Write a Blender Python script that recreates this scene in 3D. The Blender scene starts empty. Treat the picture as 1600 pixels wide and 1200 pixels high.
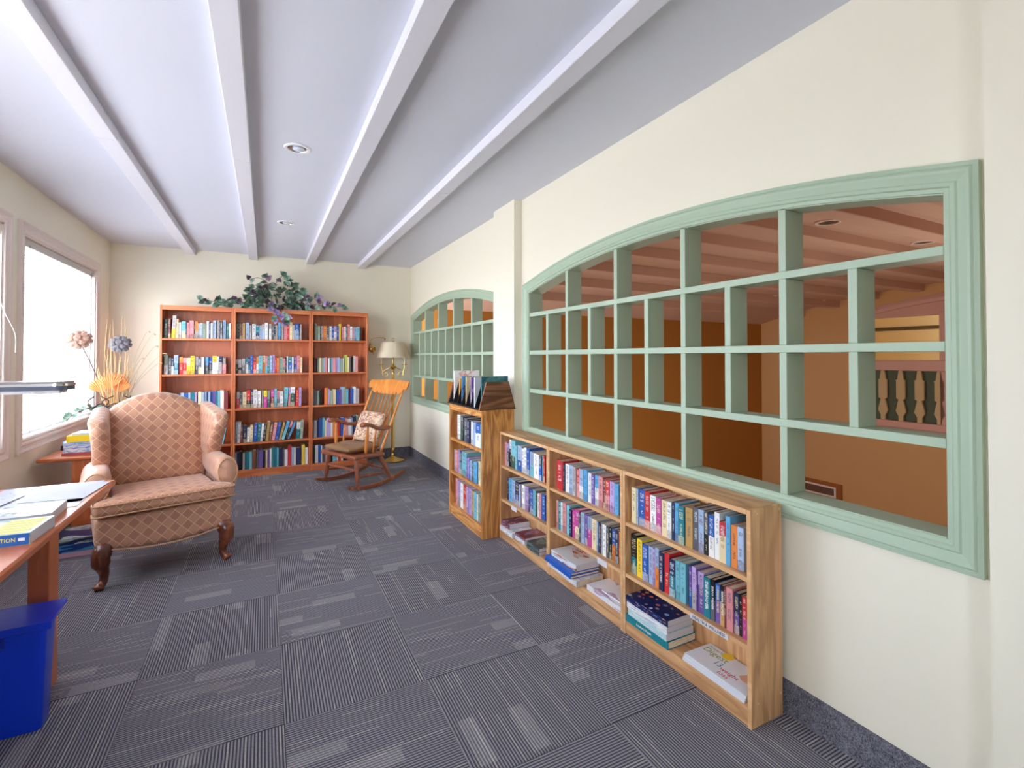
import bpy, bmesh, math, random
from math import sin, cos, pi, radians, sqrt, atan2, floor
from mathutils import Vector, Matrix
random.seed(7)
S = bpy.context.scene
COL = S.collection

# ---------------------------------------------------------------- camera
cd = bpy.data.cameras.new('camera'); cam = bpy.data.objects.new('camera', cd); COL.objects.link(cam)
cd.sensor_width = 36.0; cd.sensor_fit = 'HORIZONTAL'
cd.lens = 755.0 / 1600 * 36
cd.shift_y = -(600 - 546) / 1600
cd.clip_start = 0.05; cd.clip_end = 200
cam.location = (0, 0, 1.32)
cam.rotation_euler = (radians(90.85), 0, -math.atan(386 / 755.0))
S.camera = cam
# ---------------------------------------------------------------- world: soft bright overcast sky over pale ground
W = bpy.data.worlds.new('world'); S.world = W; W.use_nodes = True
nt = W.node_tree; bg = nt.nodes['Background']
tc = nt.nodes.new('ShaderNodeTexCoord'); sp = nt.nodes.new('ShaderNodeSeparateXYZ'); rmp = nt.nodes.new('ShaderNodeValToRGB')
nt.links.new(tc.outputs['Generated'], sp.inputs[0]); nt.links.new(sp.outputs['Z'], rmp.inputs[0])
mr = nt.nodes.new('ShaderNodeMapRange'); mr.inputs[1].default_value = -1; mr.inputs[2].default_value = 1
nt.links.new(sp.outputs['Z'], mr.inputs[0]); nt.links.new(mr.outputs[0], rmp.inputs[0])
rmp.color_ramp.elements[0].position = 0.47; rmp.color_ramp.elements[0].color = (0.66, 0.65, 0.66, 1)
rmp.color_ramp.elements[1].position = 0.53; rmp.color_ramp.elements[1].color = (0.80, 0.88, 1.0, 1)
nt.links.new(rmp.outputs[0], bg.inputs[0]); bg.inputs[1].default_value = WORLD_STRENGTH = 11.0
# ---------------------------------------------------------------- exposure
vs = S.view_settings; vs.view_transform = 'Standard'; vs.look = 'None'; vs.gamma = 1; vs.use_curve_mapping = False
vs.exposure = 0.84
S.cycles.max_bounces = 10; S.cycles.diffuse_bounces = 7; S.cycles.transparent_max_bounces = 12
S.cycles.sample_clamp_indirect = 8
# window portals, so that the sky light is sampled through the window openings
WIN = [(4.365, 5.93), (2.52, 4.09), (0.68, 2.25)]  # the last one is unseen, added to light the near part of the room
WZ = (0.745, 2.15)
def light(name, kind, loc, power, color=(1, 1, 1), size=0.1, rot=(0, 0, 0), sy=None):
    l = bpy.data.lights.new(name, kind); o = bpy.data.objects.new(name, l); COL.objects.link(o)
    o.location = loc; o.rotation_euler = rot; l.color = color; l.energy = power
    if kind == 'AREA':
        l.size = size
        if sy: l.shape = 'RECTANGLE'; l.size_y = sy
    else: l.shadow_soft_size = size
    return o
for a, b in WIN:
    o = light('window_portal', 'AREA', (-1.60, (a + b) / 2, sum(WZ) / 2), 1, size=b - a, sy=WZ[1] - WZ[0], rot=(0, -pi / 2, 0))
    o.rotation_euler = Matrix(((0, 0, -1), (1, 0, 0), (0, -1, 0))).to_euler()   # light axis -Z points to +X
    o.data.cycles.is_portal = True
FILL_WIN = (-1.25, -.30, .95, 2.05)                                         # unseen window added in the wall behind the camera for frontal light
o = light('window_portal', 'AREA', (sum(FILL_WIN[:2]) / 2, -2.02, sum(FILL_WIN[2:]) / 2), 1, size=FILL_WIN[1] - FILL_WIN[0], sy=FILL_WIN[3] - FILL_WIN[2], rot=(pi / 2, 0, 0)); o.data.cycles.is_portal = True
# unseen fill lights added to the lobby beyond the lattice; lamp of the gallery opposite
light('lobby_fill', 'POINT', (5.6, 1.6, 0.3), 58, (1.0, 0.90, 0.78), 0.35)
light('lobby_fill', 'POINT', (4.2, 5.6, -1.4), 52, (1.0, 0.90, 0.78), 0.35)
light('gallery_lamp', 'POINT', (10.9, 3.6, 2.25), 24, (1.0, 0.95, 0.84), 0.15)

# ================================================================ helpers
def tag(o, label=None, cat=None, group=None, kind=None):
    if label: o['label'] = label
    if cat: o['category'] = cat
    if group: o['group'] = group
    if kind: o['kind'] = kind
    return o
def empty(name, loc=(0, 0, 0), rz=0, label=None, cat=None, group=None, kind=None):
    o = bpy.data.objects.new(name, None); COL.objects.link(o); o.empty_display_size = 0.1
    o.location = loc; o.rotation_euler = (0, 0, rz)
    return tag(o, label, cat, group, kind)
def link_mesh(name, me, parent=None, loc=None):
    o = bpy.data.objects.new(name, me); COL.objects.link(o)
    if parent: o.parent = parent
    if loc: o.location = loc
    return o
class B:
    def __init__(s): s.v = []; s.f = []; s.m = []; s.mi = 0
    def add(s, vs_, fs):
        k = len(s.v); s.v += [tuple(p) for p in vs_]
        for f in fs: s.f.append(tuple(i + k for i in f)); s.m.append(s.mi)
        return s
    def box(s, x0, x1, y0, y1, z0, z1, c=0.0):
        if x0 > x1: x0, x1 = x1, x0
        if y0 > y1: y0, y1 = y1, y0
        if z0 > z1: z0, z1 = z1, z0
        if c <= 0:
            v = [(x, y, z) for x in (x0, x1) for y in (y0, y1) for z in (z0, z1)]
            return s.add(v, [(0, 1, 3, 2), (4, 6, 7, 5), (0, 4, 5, 1), (2, 3, 7, 6), (0, 2, 6, 4), (1, 5, 7, 3)])
        bm = bmesh.new(); bmesh.ops.create_cube(bm, size=1)
        for q in bm.verts: q.co = Vector(((x0 + x1) / 2 + q.co.x * (x1 - x0), (y0 + y1) / 2 + q.co.y * (y1 - y0), (z0 + z1) / 2 + q.co.z * (z1 - z0)))
        bmesh.ops.bevel(bm, geom=bm.edges[:], offset=c, segments=1, affect='EDGES')
        bm.verts.index_update(); s.add([q.co[:] for q in bm.verts], [[q.index for q in f.verts] for f in bm.faces]); bm.free()
        return s
    def rings(s, rs, cap=True, closed=False):
        n = len(rs[0]); v = [p for r in rs for p in r]; f = []
        for i in range(len(rs) - (0 if closed else 1)):
            a = i * n; b = ((i + 1) % len(rs)) * n
            for j in range(n):
                k = (j + 1) % n; f.append((a + j, a + k, b + k, b + j))
        if cap and not closed: f.append(tuple(range(n))[::-1]); f.append(tuple(range((len(rs) - 1) * n, len(rs) * n)))
        return s.add(v, f)
    def tube(s, pts, r, n=8, cap=True, closed=False, flat=1.0, up=None):
        P = [Vector(p) for p in pts]; N = len(P)
        R = r if isinstance(r, (list, tuple)) else [r] * N
        prev = None; rs = []
        for i, p in enumerate(P):
            t = ((P[(i + 1) % N] - P[i - 1]) if closed else (P[min(i + 1, N - 1)] - P[max(i - 1, 0)]))
            t = t.normalized() if t.length > 1e-9 else Vector((0, 0, 1))
            if up is not None: a = t.cross(Vector(up))
            elif prev is None: a = t.orthogonal()
            else: a = prev - t * prev.dot(t)
            a = a.normalized() if a.length > 1e-6 else t.orthogonal().normalized()
            prev = a; b = t.cross(a)
            rs.append([p + a * (R[i] * cos(2 * pi * j / n)) + b * (R[i] * flat * sin(2 * pi * j / n)) for j in range(n)])
        return s.rings(rs, cap, closed)
    def sweep(s, pts, sec, up=(0, 0, 1), scale=None, cap=True):
        P = [Vector(p) for p in pts]; N = len(P); rs = []
        for i, p in enumerate(P):
            t = (P[min(i + 1, N - 1)] - P[max(i - 1, 0)]).normalized()
            a = t.cross(Vector(up)).normalized(); b = a.cross(t)
            k = scale[i] if scale else 1
            rs.append([p + a * (u * k) + b * (w * k) for u, w in sec])
        return s.rings(rs, cap)
    def lathe(s, p0, p1, prof, n=14):
        p0 = Vector(p0); p1 = Vector(p1); t = (p1 - p0); L = t.length; t.normalize()
        a = t.orthogonal().normalized(); b = t.cross(a)
        return s.rings([[p0 + t * (L * h) + a * (r * cos(2 * pi * j / n)) + b * (r * sin(2 * pi * j / n)) for j in range(n)] for h, r in prof])
    def turn(s, c, prof, n=24, cap=True):
        return s.rings([[(c[0] + r * cos(2 * pi * j / n), c[1] + r * sin(2 * pi * j / n), c[2] + z) for j in range(n)] for r, z in prof], cap)
    def prism(s, poly, fn, w0, w1):
        n = len(poly)
        v = [fn(u, q, w0) for u, q in poly] + [fn(u, q, w1) for u, q in poly]
        f = [tuple(range(n))[::-1], tuple(range(n, 2 * n))] + [(i, (i + 1) % n, n + (i + 1) % n, n + i) for i in range(n)]
        return s.add(v, f)
    def rbox(s, c, h, r, k=3, fn=None):
        def ax(H):
            q = H - r; a = [-H, -H + r * .35, -q]; m = [-q + 2 * q * i / (k + 1) for i in range(1, k + 1)] if q > 1e-4 else []
            out = a + m + [q, H - r * .35, H]; return sorted(set(round(x, 6) for x in out))
        A = [ax(h[i]) for i in range(3)]; idx = {}; V = []; F = []
        def vid(p):
            key = tuple(round(x, 5) for x in p)
            if key not in idx:
                q = [max(-(h[i] - r), min(h[i] - r, p[i])) for i in range(3)]
                d = Vector([p[i] - q[i] for i in range(3)])
                if d.length > 1e-9: d = d.normalized() * r
                w = Vector(q) + d
                if fn: w = Vector(fn(w.x, w.y, w.z))
                idx[key] = len(V); V.append((w.x + c[0], w.y + c[1], w.z + c[2]))
            return idx[key]
        for a in range(3):
            b, e = (a + 1) % 3, (a + 2) % 3
            for sg in (-1, 1):
                for i in range(len(A[b]) - 1):
                    for j in range(len(A[e]) - 1):
                        q = []
                        for bi, ej in ((i, j), (i + 1, j), (i + 1, j + 1), (i, j + 1)):
                            p = [0, 0, 0]; p[a] = sg * h[a]; p[b] = A[b][bi]; p[e] = A[e][ej]; q.append(vid(p))
                        F.append(tuple(q if sg > 0 else q[::-1]))
        return s.add(V, F)
    def build(s, name, mats, parent=None, loc=None, smooth=False, sub=0):
        me = bpy.data.meshes.new(name); me.from_pydata(s.v, [], s.f)
        for m in (mats if isinstance(mats, (list, tuple)) else [mats]): me.materials.append(m)
        for p, i in zip(me.polygons, s.m): p.material_index = i
        bm = bmesh.new(); bm.from_mesh(me); bmesh.ops.recalc_face_normals(bm, faces=bm.faces[:]); bm.to_mesh(me); bm.free()
        if smooth is True: me.shade_smooth()
        elif smooth:
            me.shade_smooth(); me.set_sharp_from_angle(angle=radians(smooth))
        me.update()
        o = link_mesh(name, me, parent, loc)
        if sub: md = o.modifiers.new('s', 'SUBSURF'); md.levels = sub; md.render_levels = sub
        return o
def bez(p, n=12):
    out = []
    for i in range(n + 1):
        t = i / n; q = [Vector(a) for a in p]
        while len(q) > 1: q = [q[j].lerp(q[j + 1], t) for j in range(len(q) - 1)]
        out.append(q[0])
    return out
def spline(P, n=6):
    P = [Vector(p) for p in P]; out = []
    for i in range(len(P) - 1):
        p0 = P[max(i - 1, 0)]; p1 = P[i]; p2 = P[i + 1]; p3 = P[min(i + 2, len(P) - 1)]
        for k in range(n):
            t = k / n
            out.append(0.5 * ((2 * p1) + (p2 - p0) * t + (2 * p0 - 5 * p1 + 4 * p2 - p3) * t * t + (3 * p1 - p0 - 3 * p2 + p3) * t ** 3))
    out.append(P[-1]); return out
def text(body, size, mat_, parent, M, name='lettering', ext=0.0004, align='CENTER', xs=1.0):
    c = bpy.data.curves.new(name, 'FONT'); c.body = body; c.size = size; c.extrude = ext; c.align_x = align; c.align_y = 'CENTER'
    c.resolution_u = 2; c.materials.append(mat_)
    tmp = bpy.data.objects.new(name, c); me = bpy.data.meshes.new_from_object(tmp); bpy.data.objects.remove(tmp); bpy.data.curves.remove(c)
    o = bpy.data.objects.new(name, me); COL.objects.link(o)
    o.parent = parent; o.matrix_local = M @ Matrix.Diagonal((xs, 1, 1, 1)); return o
def frame(origin, xdir, ydir):
    x = Vector(xdir).normalized(); y = Vector(ydir).normalized(); z = x.cross(y)
    m = Matrix((x, y, z)).transposed().to_4x4(); m.translation = Vector(origin); return m

# ================================================================ materials
def sr(r, g, b):
    f = lambda c: (c / 255 / 12.92 if c / 255 <= 0.04045 else ((c / 255 + 0.055) / 1.055) ** 2.4)
    return (f(r), f(g), f(b), 1)
class NT:
    def __init__(s, name, rough=0.6, spec=0.5, metal=0.0):
        s.mat = bpy.data.materials.new(name); s.mat.use_nodes = True; s.t = s.mat.node_tree; s.b = s.t.nodes['Principled BSDF']
        s.b.inputs['Roughness'].default_value = rough; s.b.inputs['Metallic'].default_value = metal
        s.b.inputs['Specular IOR Level'].default_value = spec
    def n(s, ty, ins=None, **pr):
        x = s.t.nodes.new('ShaderNode' + ty)
        for k, v in pr.items(): setattr(x, k, v)
        for k, v in (ins or {}).items(): s.set(x.inputs[k], v)
        return x
    def set(s, sock, v):
        if isinstance(v, bpy.types.NodeSocket): s.t.links.new(v, sock)
        else: sock.default_value = v
    def m(s, op, a, b=0.0, c=0.0):
        x = s.n('Math', operation=op); s.set(x.inputs[0], a); s.set(x.inputs[1], b); s.set(x.inputs[2], c); return x.outputs[0]
    def mix(s, fac, a, b):
        x = s.n('Mix', data_type='RGBA'); s.set(x.inputs[0], fac); s.set(x.inputs[6], a); s.set(x.inputs[7], b); return x.outputs[2]
    def co(s, which='Object'): return s.n('TexCoord').outputs[which]
    def xyz(s, v): x = s.n('SeparateXYZ', {0: v}); return x.outputs[0], x.outputs[1], x.outputs[2]
    def vec(s, a, b, c): x = s.n('CombineXYZ'); s.set(x.inputs[0], a); s.set(x.inputs[1], b); s.set(x.inputs[2], c); return x.outputs[0]
    def mp(s, v, scale, loc=(0, 0, 0)): return s.n('Mapping', {0: v, 'Scale': scale, 'Location': loc}).outputs[0]
    def noise(s, v, scale, det=2, rough=.5, dist=0.0):
        return s.n('TexNoise', {'Vector': v, 'Scale': scale, 'Detail': det, 'Roughness': rough, 'Distortion': dist}).outputs[0]
    def ramp(s, f, stops):
        x = s.n('ValToRGB', {0: f}); e = x.color_ramp.elements
        while len(e) < len(stops): e.new(0.5)
        for q, (p, c) in zip(e, stops): q.position = p; q.color = c
        return x.outputs[0]
    def col(s, v): s.set(s.b.inputs['Base Color'], v); return s
    def bump(s, h, st=0.2, d=0.01):
        s.t.links.new(s.n('Bump', {'Height': h, 'Strength': st, 'Distance': d}).outputs[0], s.b.inputs['Normal']); return s
def plain(name, c, rough=0.6, metal=0.0, spec=0.5): return NT(name, rough, spec, metal).col(c).mat
def paint(name, c, rough=0.75, bs=0.06, sc=160):
    t = NT(name, rough, 0.35); o = t.co(); v = t.noise(o, 1.3, 3)
    t.col(t.mix(t.m('MULTIPLY', v, .10), c, tuple(x * .88 for x in c[:3]) + (1,)))
    return t.bump(t.noise(o, sc, 3), bs, .004).mat
def wood(name, c1, c2, axis='z', rough=0.4, fine=1.0, rings=5.0, coat=0.0, contrast=(.32, .68)):
    t = NT(name, rough, 0.5); o = t.co(); r = t.n('ObjectInfo').outputs['Random']
    o = t.n('VectorMath', {0: o, 1: t.vec(t.m('MULTIPLY', r, 7.3), t.m('MULTIPLY', r, 3.1), t.m('MULTIPLY', r, 5.7))}, operation='ADD').outputs[0]
    st = {'x': (.12, 1, 1), 'y': (1, .12, 1), 'z': (1, 1, .12)}[axis]
    w = t.mp(o, st); a = t.noise(w, 9.0, 3, .55, .6)
    rg = t.m('FRACT', t.m('MULTIPLY', a, rings)); rg = t.m('ABSOLUTE', t.m('SUBTRACT', rg, .5))
    st2 = {'x': (.02, 1, 1), 'y': (1, .02, 1), 'z': (1, 1, .02)}[axis]
    f = t.noise(t.mp(o, st2), 260.0, 2, .6)
    k = t.m('ADD', t.m('MULTIPLY', rg, 1.1), t.m('MULTIPLY', t.m('SUBTRACT', f, .25), .55 * fine))
    c = t.ramp(k, [(contrast[0], c2), (contrast[1], c1)]); t.col(c)
    t.b.inputs['Coat Weight'].default_value = coat; t.b.inputs['Coat Roughness'].default_value = .25
    return t.bump(f, .06, .002).mat

WALL = paint('cream wall paint', sr(235, 230, 212))
CEIL = paint('white ceiling paint', sr(218, 221, 232), .85, .10, 220)
BEAM = paint('white beam paint', sr(226, 226, 234), .6)
GREEN = paint('sage green trim paint', sr(172, 191, 168), .45, .03)
WTRIM = paint('off white window trim paint', sr(226, 214, 206), .5, .03)
ORANGE = paint('orange stucco paint', sr(172, 116, 48), .8)
ORANGE2 = paint('pale orange stucco paint', sr(204, 160, 108), .8)
ACEIL = paint('tan lobby ceiling paint', sr(198, 164, 146), .8)
PINKT = paint('dusty pink gallery trim paint', sr(205, 160, 145), .6)
YELW = paint('warm yellow gallery paint', sr(232, 214, 172), .8)
DGREEN = paint('dark green backing', sr(84, 92, 72), .7)
TANP = paint('tan baluster paint', sr(196, 172, 126), .7)
CH = dict(c1=sr(230, 142, 88), c2=sr(200, 110, 64), rough=.32, fine=.7, rings=3, coat=.25)
CHZ = wood('cherry veneer upright', axis='z', **CH); CHX = wood('cherry veneer crosswise', axis='x', **CH); CHY = wood('cherry veneer lengthwise', axis='y', **CH)
OK = dict(c1=sr(232, 184, 134), c2=sr(190, 140, 94), rough=.38, fine=.9, rings=5, contrast=(.15, .75))
OKZ = wood('oak veneer upright', axis='z', **OK); OKY = wood('oak veneer lengthwise', axis='y', **OK); OKE = wood('oak edging', c1=sr(236, 192, 144), c2=sr(216, 168, 118), axis='y', rough=.4, rings=3)
O2 = dict(c1=sr(236, 172, 98), c2=sr(180, 114, 56), rough=.4, fine=1.1, rings=7, contrast=(.22, .7))
O2Z = wood('golden oak upright', axis='z', **O2); O2Y = wood('golden oak lengthwise', axis='y', **O2)
WAL = wood('walnut laminate', sr(156, 106, 74), sr(100, 62, 40), axis='x', rings=6)
MAP = wood('honey maple', sr(246, 172, 88), sr(220, 136, 62), axis='z', rough=.28, fine=.6, rings=3, coat=.4)
MAPD = wood('brown maple', sr(190, 114, 76), sr(150, 84, 56), axis='z', rough=.28, fine=.6, rings=3, coat=.4)
MAH = wood('mahogany leg', sr(150, 80, 50), sr(96, 46, 28), axis='z', rough=.25, rings=3, coat=.5)
BLACK = plain('black plastic', sr(24, 24, 27), .45)
PAPER = NT('book pages', .8); _n = PAPER.noise(PAPER.mp(PAPER.co('Generated'), (60, 2, 2)), 3, 2); PAPER = PAPER.col(PAPER.ramp(_n, [(.3, sr(214, 200, 172)), (.7, sr(238, 229, 208))])).mat
WPAPER = plain('white paper', sr(216, 216, 224), .6)
BRASS = NT('polished brass', .2, .5, 1.0).col(sr(226, 190, 110)).mat
CHROME = plain('satin chrome', sr(200, 200, 204), .25, 1.0)
INK = plain('black ink', sr(25, 25, 30), .6); WHITE = plain('white ink', sr(245, 245, 245), .6); GOLD = plain('yellow ink', sr(238, 222, 110), .6)
TEALI = plain('teal ink', sr(40, 140, 170), .6); REDI = plain('red ink', sr(190, 40, 70), .6); GRNI = plain('green ink', sr(120, 150, 60), .6)

def book_mat():
    t = NT('book cover', .45)
    oi = t.n('ObjectInfo'); c1 = oi.outputs['Color']; r = oi.outputs['Random']
    a2 = t.n('Attribute', attribute_type='OBJECT', attribute_name='col2'); c2 = a2.outputs['Color']
    sp_ = t.n('Attribute', attribute_type='OBJECT', attribute_name='spl').outputs['Fac']
    g = t.co('Generated'); x, y, z = t.xyz(g)
    edge = t.m('ADD', sp_, t.m('MULTIPLY', t.m('SUBTRACT', t.noise(t.vec(t.m('MULTIPLY', x, .7), r, t.m('MULTIPLY', z, 3)), 5, 2), .5), .12))
    base = t.mix(t.m('GREATER_THAN', z, edge), c2, c1)
    # printed spine: an author block and a title block of letter-like marks
    spine = t.m('LESS_THAN', y, .02)
    r2 = t.m('FRACT', t.m('MULTIPLY', r, 17.31)); r3 = t.m('FRACT', t.m('MULTIPLY', r, 53.7)); r4 = t.m('FRACT', t.m('MULTIPLY', r, 91.3))
    lo = t.m('ADD', .10, t.m('MULTIPLY', r2, .2)); hi = t.m('ADD', lo, t.m('ADD', .18, t.m('MULTIPLY', r3, .2)))
    t1 = t.m('MULTIPLY', t.m('GREATER_THAN', z, lo), t.m('LESS_THAN', z, hi))
    t2 = t.m('MULTIPLY', t.m('GREATER_THAN', z, t.m('ADD', hi, .07)), t.m('LESS_THAN', z, t.m('SUBTRACT', .96, t.m('MULTIPLY', r2, .08))))
    w1 = t.m('LESS_THAN', t.m('ABSOLUTE', t.m('SUBTRACT', x, .5)), t.m('ADD', .14, t.m('MULTIPLY', r4, .12)))
    w2 = t.m('LESS_THAN', t.m('ABSOLUTE', t.m('SUBTRACT', x, .5)), t.m('ADD', .2, t.m('MULTIPLY', r3, .15)))
    gl = t.noise(t.vec(t.m('MULTIPLY', x, 4.5), t.m('MULTIPLY', r, 40), t.m('MULTIPLY', z, 60)), 1.0, 1)
    word = t.m('GREATER_THAN', t.noise(t.vec(0, t.m('MULTIPLY', r, 90), t.m('MULTIPLY', z, 9)), 1.0, 0), .43)
    mk = t.m('MULTIPLY', t.m('MULTIPLY', t.m('GREATER_THAN', gl, .49), word), t.m('ADD', t.m('MULTIPLY', t1, w1), t.m('MULTIPLY', t2, w2)))
    mk = t.m('MULTIPLY', t.m('MULTIPLY', mk, spine), .62)
    lum = t.n('RGBToBW', {0: base}).outputs[0]
    dark = t.ramp(r2, [(0, sr(30, 34, 60)), (.35, sr(120, 30, 40)), (.6, sr(25, 25, 28)), (.85, sr(30, 80, 120))])
    lite = t.ramp(r4, [(0, sr(240, 238, 230)), (.5, sr(240, 220, 150)), (.8, sr(230, 240, 245))])
    ink = t.mix(t.m('GREATER_THAN', lum, .28), lite, dark)
    # soft picture wash in the lower part of some spines
    pic = t.m('MULTIPLY', t.m('LESS_THAN', z, .22), t.m('MULTIPLY', spine, t.m('GREATER_THAN', r3, .55)))
    wash = t.mix(t.m('MULTIPLY', pic, t.m('MULTIPLY', t.noise(t.vec(t.m('MULTIPLY', x, 1.2), t.m('MULTIPLY', r, 33), t.m('MULTIPLY', z, 9)), 2, 2), .8)), base, ink)
    t.col(t.mix(mk, wash, ink)); return t.mat
BOOK = book_mat()

def cover_art(name, base, cols, sc=9, axis='xy', thr=.5):
    t = NT(name, .3); o = t.co('Generated'); v = t.noise(o, sc, 3, .6, 1.5)
    st = [(i / len(cols), c) for i, c in enumerate(cols)]
    a = t.ramp(v, [(.30 + .4 * i / max(1, len(cols) - 1), c) for i, c in enumerate(cols)])
    t.col(t.mix(t.m('GREATER_THAN', t.noise(o, sc * .45, 1), thr), base, a)); return t.mat

def flowers():
    t = NT('dark blue flowered cover', .3); g = t.mp(t.co('Generated'), (1.5, 1, 1)); v = t.n('TexVoronoi', {'Vector': g, 'Scale': 5.0}); d, c = v.outputs[0], v.outputs[1]
    h = t.n('SeparateColor', {0: c}).outputs[0]
    pet = t.ramp(h, [(0, sr(232, 96, 50)), (.25, sr(170, 190, 226)), (.5, sr(110, 150, 200)), (.75, sr(240, 160, 120))])
    k = t.m('LESS_THAN', t.m('ADD', d, t.m('MULTIPLY', t.noise(g, 30, 1), .2)), .40)
    t.col(t.mix(k, sr(22, 36, 92), pet)); return t.mat
def carpet():
    t = NT('ribbed carpet', .95, .1); x, y, z = t.xyz(t.co())
    r = t.n('ObjectInfo').outputs['Random']
    ori = t.n('Attribute', attribute_type='OBJECT', attribute_name='turn').outputs['Fac']
    mixf = lambda a, b: t.m('ADD', t.m('MULTIPLY', a, t.m('SUBTRACT', 1, ori)), t.m('MULTIPLY', b, ori))
    u = t.m('ADD', mixf(x, y), 3.0); v = t.m('ADD', mixf(y, x), t.m('MULTIPLY', r, 31))
    p = .0106; q = t.m('DIVIDE', u, p); i = t.m('FLOOR', q); fr = t.m('FRACT', q)
    rib = t.n('MapRange', {0: t.m('ABSOLUTE', t.m('SUBTRACT', fr, .5)), 1: .18, 2: .36, 3: 1.0, 4: 0.0}, interpolation_type='SMOOTHSTEP').outputs[0]
    wn = t.n('TexWhiteNoise', {0: t.vec(i, t.m('FLOOR', t.m('MULTIPLY', r, 997)), 0)}, noise_dimensions='3D').outputs[0]
    seg = t.noise(t.vec(t.m('MULTIPLY', i, 7.7), t.m('MULTIPLY', v, 2.6), t.m('MULTIPLY', r, 50)), 1.0, 1)
    streak = t.m('MULTIPLY', t.m('GREATER_THAN', wn, .66), t.m('GREATER_THAN', seg, .54))
    bi = t.m('FLOOR', t.m('DIVIDE', t.m('ADD', i, t.m('FLOOR', t.m('MULTIPLY', r, 5))), 6)); bj = t.m('FLOOR', t.m('ADD', t.m('MULTIPLY', v, 4.6), t.m('MULTIPLY', bi, .37)))
    bl = t.n('TexWhiteNoise', {0: t.vec(bi, bj, t.m('FLOOR', t.m('MULTIPLY', r, 761)))}, noise_dimensions='3D').outputs[0]
    block = t.m('GREATER_THAN', bl, .925)
    loop = t.noise(t.vec(t.m('MULTIPLY', u, 90), t.m('MULTIPLY', v, 220), 0), 1.0, 2)
    lite = t.m('ADD', t.m('MULTIPLY', streak, .6), t.m('MULTIPLY', block, .34)); lite = t.m('MINIMUM', lite, 1.0)
    c = t.mix(lite, sr(160, 158, 169), sr(208, 205, 205))
    c = t.mix(t.m('MULTIPLY', t.m('SUBTRACT', wn, .5), .35), c, sr(126, 124, 134))
    gv = t.mix(t.m('MULTIPLY', block, .38), sr(78, 77, 86), sr(160, 158, 160))
    c = t.mix(rib, gv, c)
    c = t.mix(t.m('MULTIPLY', t.m('SUBTRACT', .62, loop), .9), c, sr(72, 71, 79))
    t.col(c); return t.bump(t.m('ADD', rib, t.m('MULTIPLY', loop, .5)), .5, .003).mat
CARPET = carpet()
def speckle():
    t = NT('grey carpet base strip', .95, .1); o = t.co(); v = t.noise(o, 240, 2); w = t.noise(o, 60, 2)
    t.col(t.ramp(t.m('ADD', t.m('MULTIPLY', v, .7), t.m('MULTIPLY', w, .3)), [(.35, sr(64, 64, 76)), (.65, sr(138, 138, 148))])); return t.bump(v, .3, .003).mat
BASEB = speckle()
def diamond():
    t = NT('copper diamond damask', .42, .5); t.b.inputs['Sheen Weight'].default_value = .35; t.b.inputs['Sheen Roughness'].default_value = .4
    o = t.co(); x, y, z = t.xyz(o)
    nx, ny, nz = t.xyz(t.co('Normal'))
    sx = t.m('GREATER_THAN', t.m('ABSOLUTE', nx), .75); sz = t.m('GREATER_THAN', t.m('ABSOLUTE', nz), .72)
    lerp = lambda f, a, b: t.m('ADD', t.m('MULTIPLY', a, t.m('SUBTRACT', 1, f)), t.m('MULTIPLY', b, f))
    u = lerp(sx, x, y); v = lerp(sz, z, y)
    p = .066; a = t.m('DIVIDE', t.m('ADD', u, t.m('MULTIPLY', v, .95)), p); b = t.m('DIVIDE', t.m('SUBTRACT', u, t.m('MULTIPLY', v, .95)), p)
    fa = t.m('ABSOLUTE', t.m('SUBTRACT', t.m('FRACT', a), .5)); fb = t.m('ABSOLUTE', t.m('SUBTRACT', t.m('FRACT', b), .5))
    line = t.m('MULTIPLY', t.m('GREATER_THAN', t.m('MAXIMUM', fa, fb), .448), .75)
    ch = t.m('MODULO', t.m('ADD', t.m('FLOOR', a), t.m('FLOOR', b)), 2.0); ch = t.m('ABSOLUTE', ch)
    ins = t.m('LESS_THAN', t.m('MAXIMUM', fa, fb), .40)
    th = t.noise(t.mp(o, (500, 500, 60)), 1.0, 1)
    c = t.mix(t.m('MULTIPLY', ch, t.m('MULTIPLY', ins, .5)), sr(184, 130, 106), sr(222, 168, 134))
    c = t.mix(line, c, sr(240, 198, 160)); c = t.mix(t.m('MULTIPLY', th, .15), c, sr(110, 70, 50))
    t.col(c); t.b.inputs['Roughness'].default_value = .45
    return t.bump(t.m('ADD', t.m('MULTIPLY', line, .4), t.m('MULTIPLY', t.noise(o, 9, 2), 2.0)), .15, .006).mat
DAM = diamond()
def satin():
    t = NT('copper satin', .4); t.b.inputs['Sheen Weight'].default_value = .4; o = t.co(); v = t.noise(o, 7, 3, .5, .6)
    t.col(t.mix(v, sr(190, 140, 113), sr(220, 172, 143))); return t.bump(t.noise(o, 14, 3, .5, 1.0), .35, .01).mat
SATIN = satin()
PIPING = plain('light tan piping', sr(196, 150, 112), .5)
def velvet():
    t = NT('brown velvet', .45); t.b.inputs['Sheen Weight'].default_value = .08; v = t.noise(t.co(), 8, 3, .5, .8)
    t.col(t.mix(v, sr(120, 84, 52), sr(164, 122, 80))); return t.bump(t.noise(t.co(), 22, 2), .3, .008).mat
VELVET = velvet()
def floral():
    t = NT('floral tapestry', .8); o = t.co(); v = t.noise(o, 26, 3, .6, 1.2); w = t.n('TexVoronoi', {'Vector': o, 'Scale': 22.0}).outputs[0]
    c = t.ramp(v, [(.38, sr(236, 214, 182)), (.50, sr(214, 178, 150)), (.58, sr(168, 96, 84)), (.68, sr(120, 112, 84)), (.75, sr(230, 206, 176))])
    t.col(t.mix(t.m('LESS_THAN', w, .12), c, sr(150, 70, 66))); return t.bump(v, .15, .004).mat
FLORAL = floral()
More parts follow.
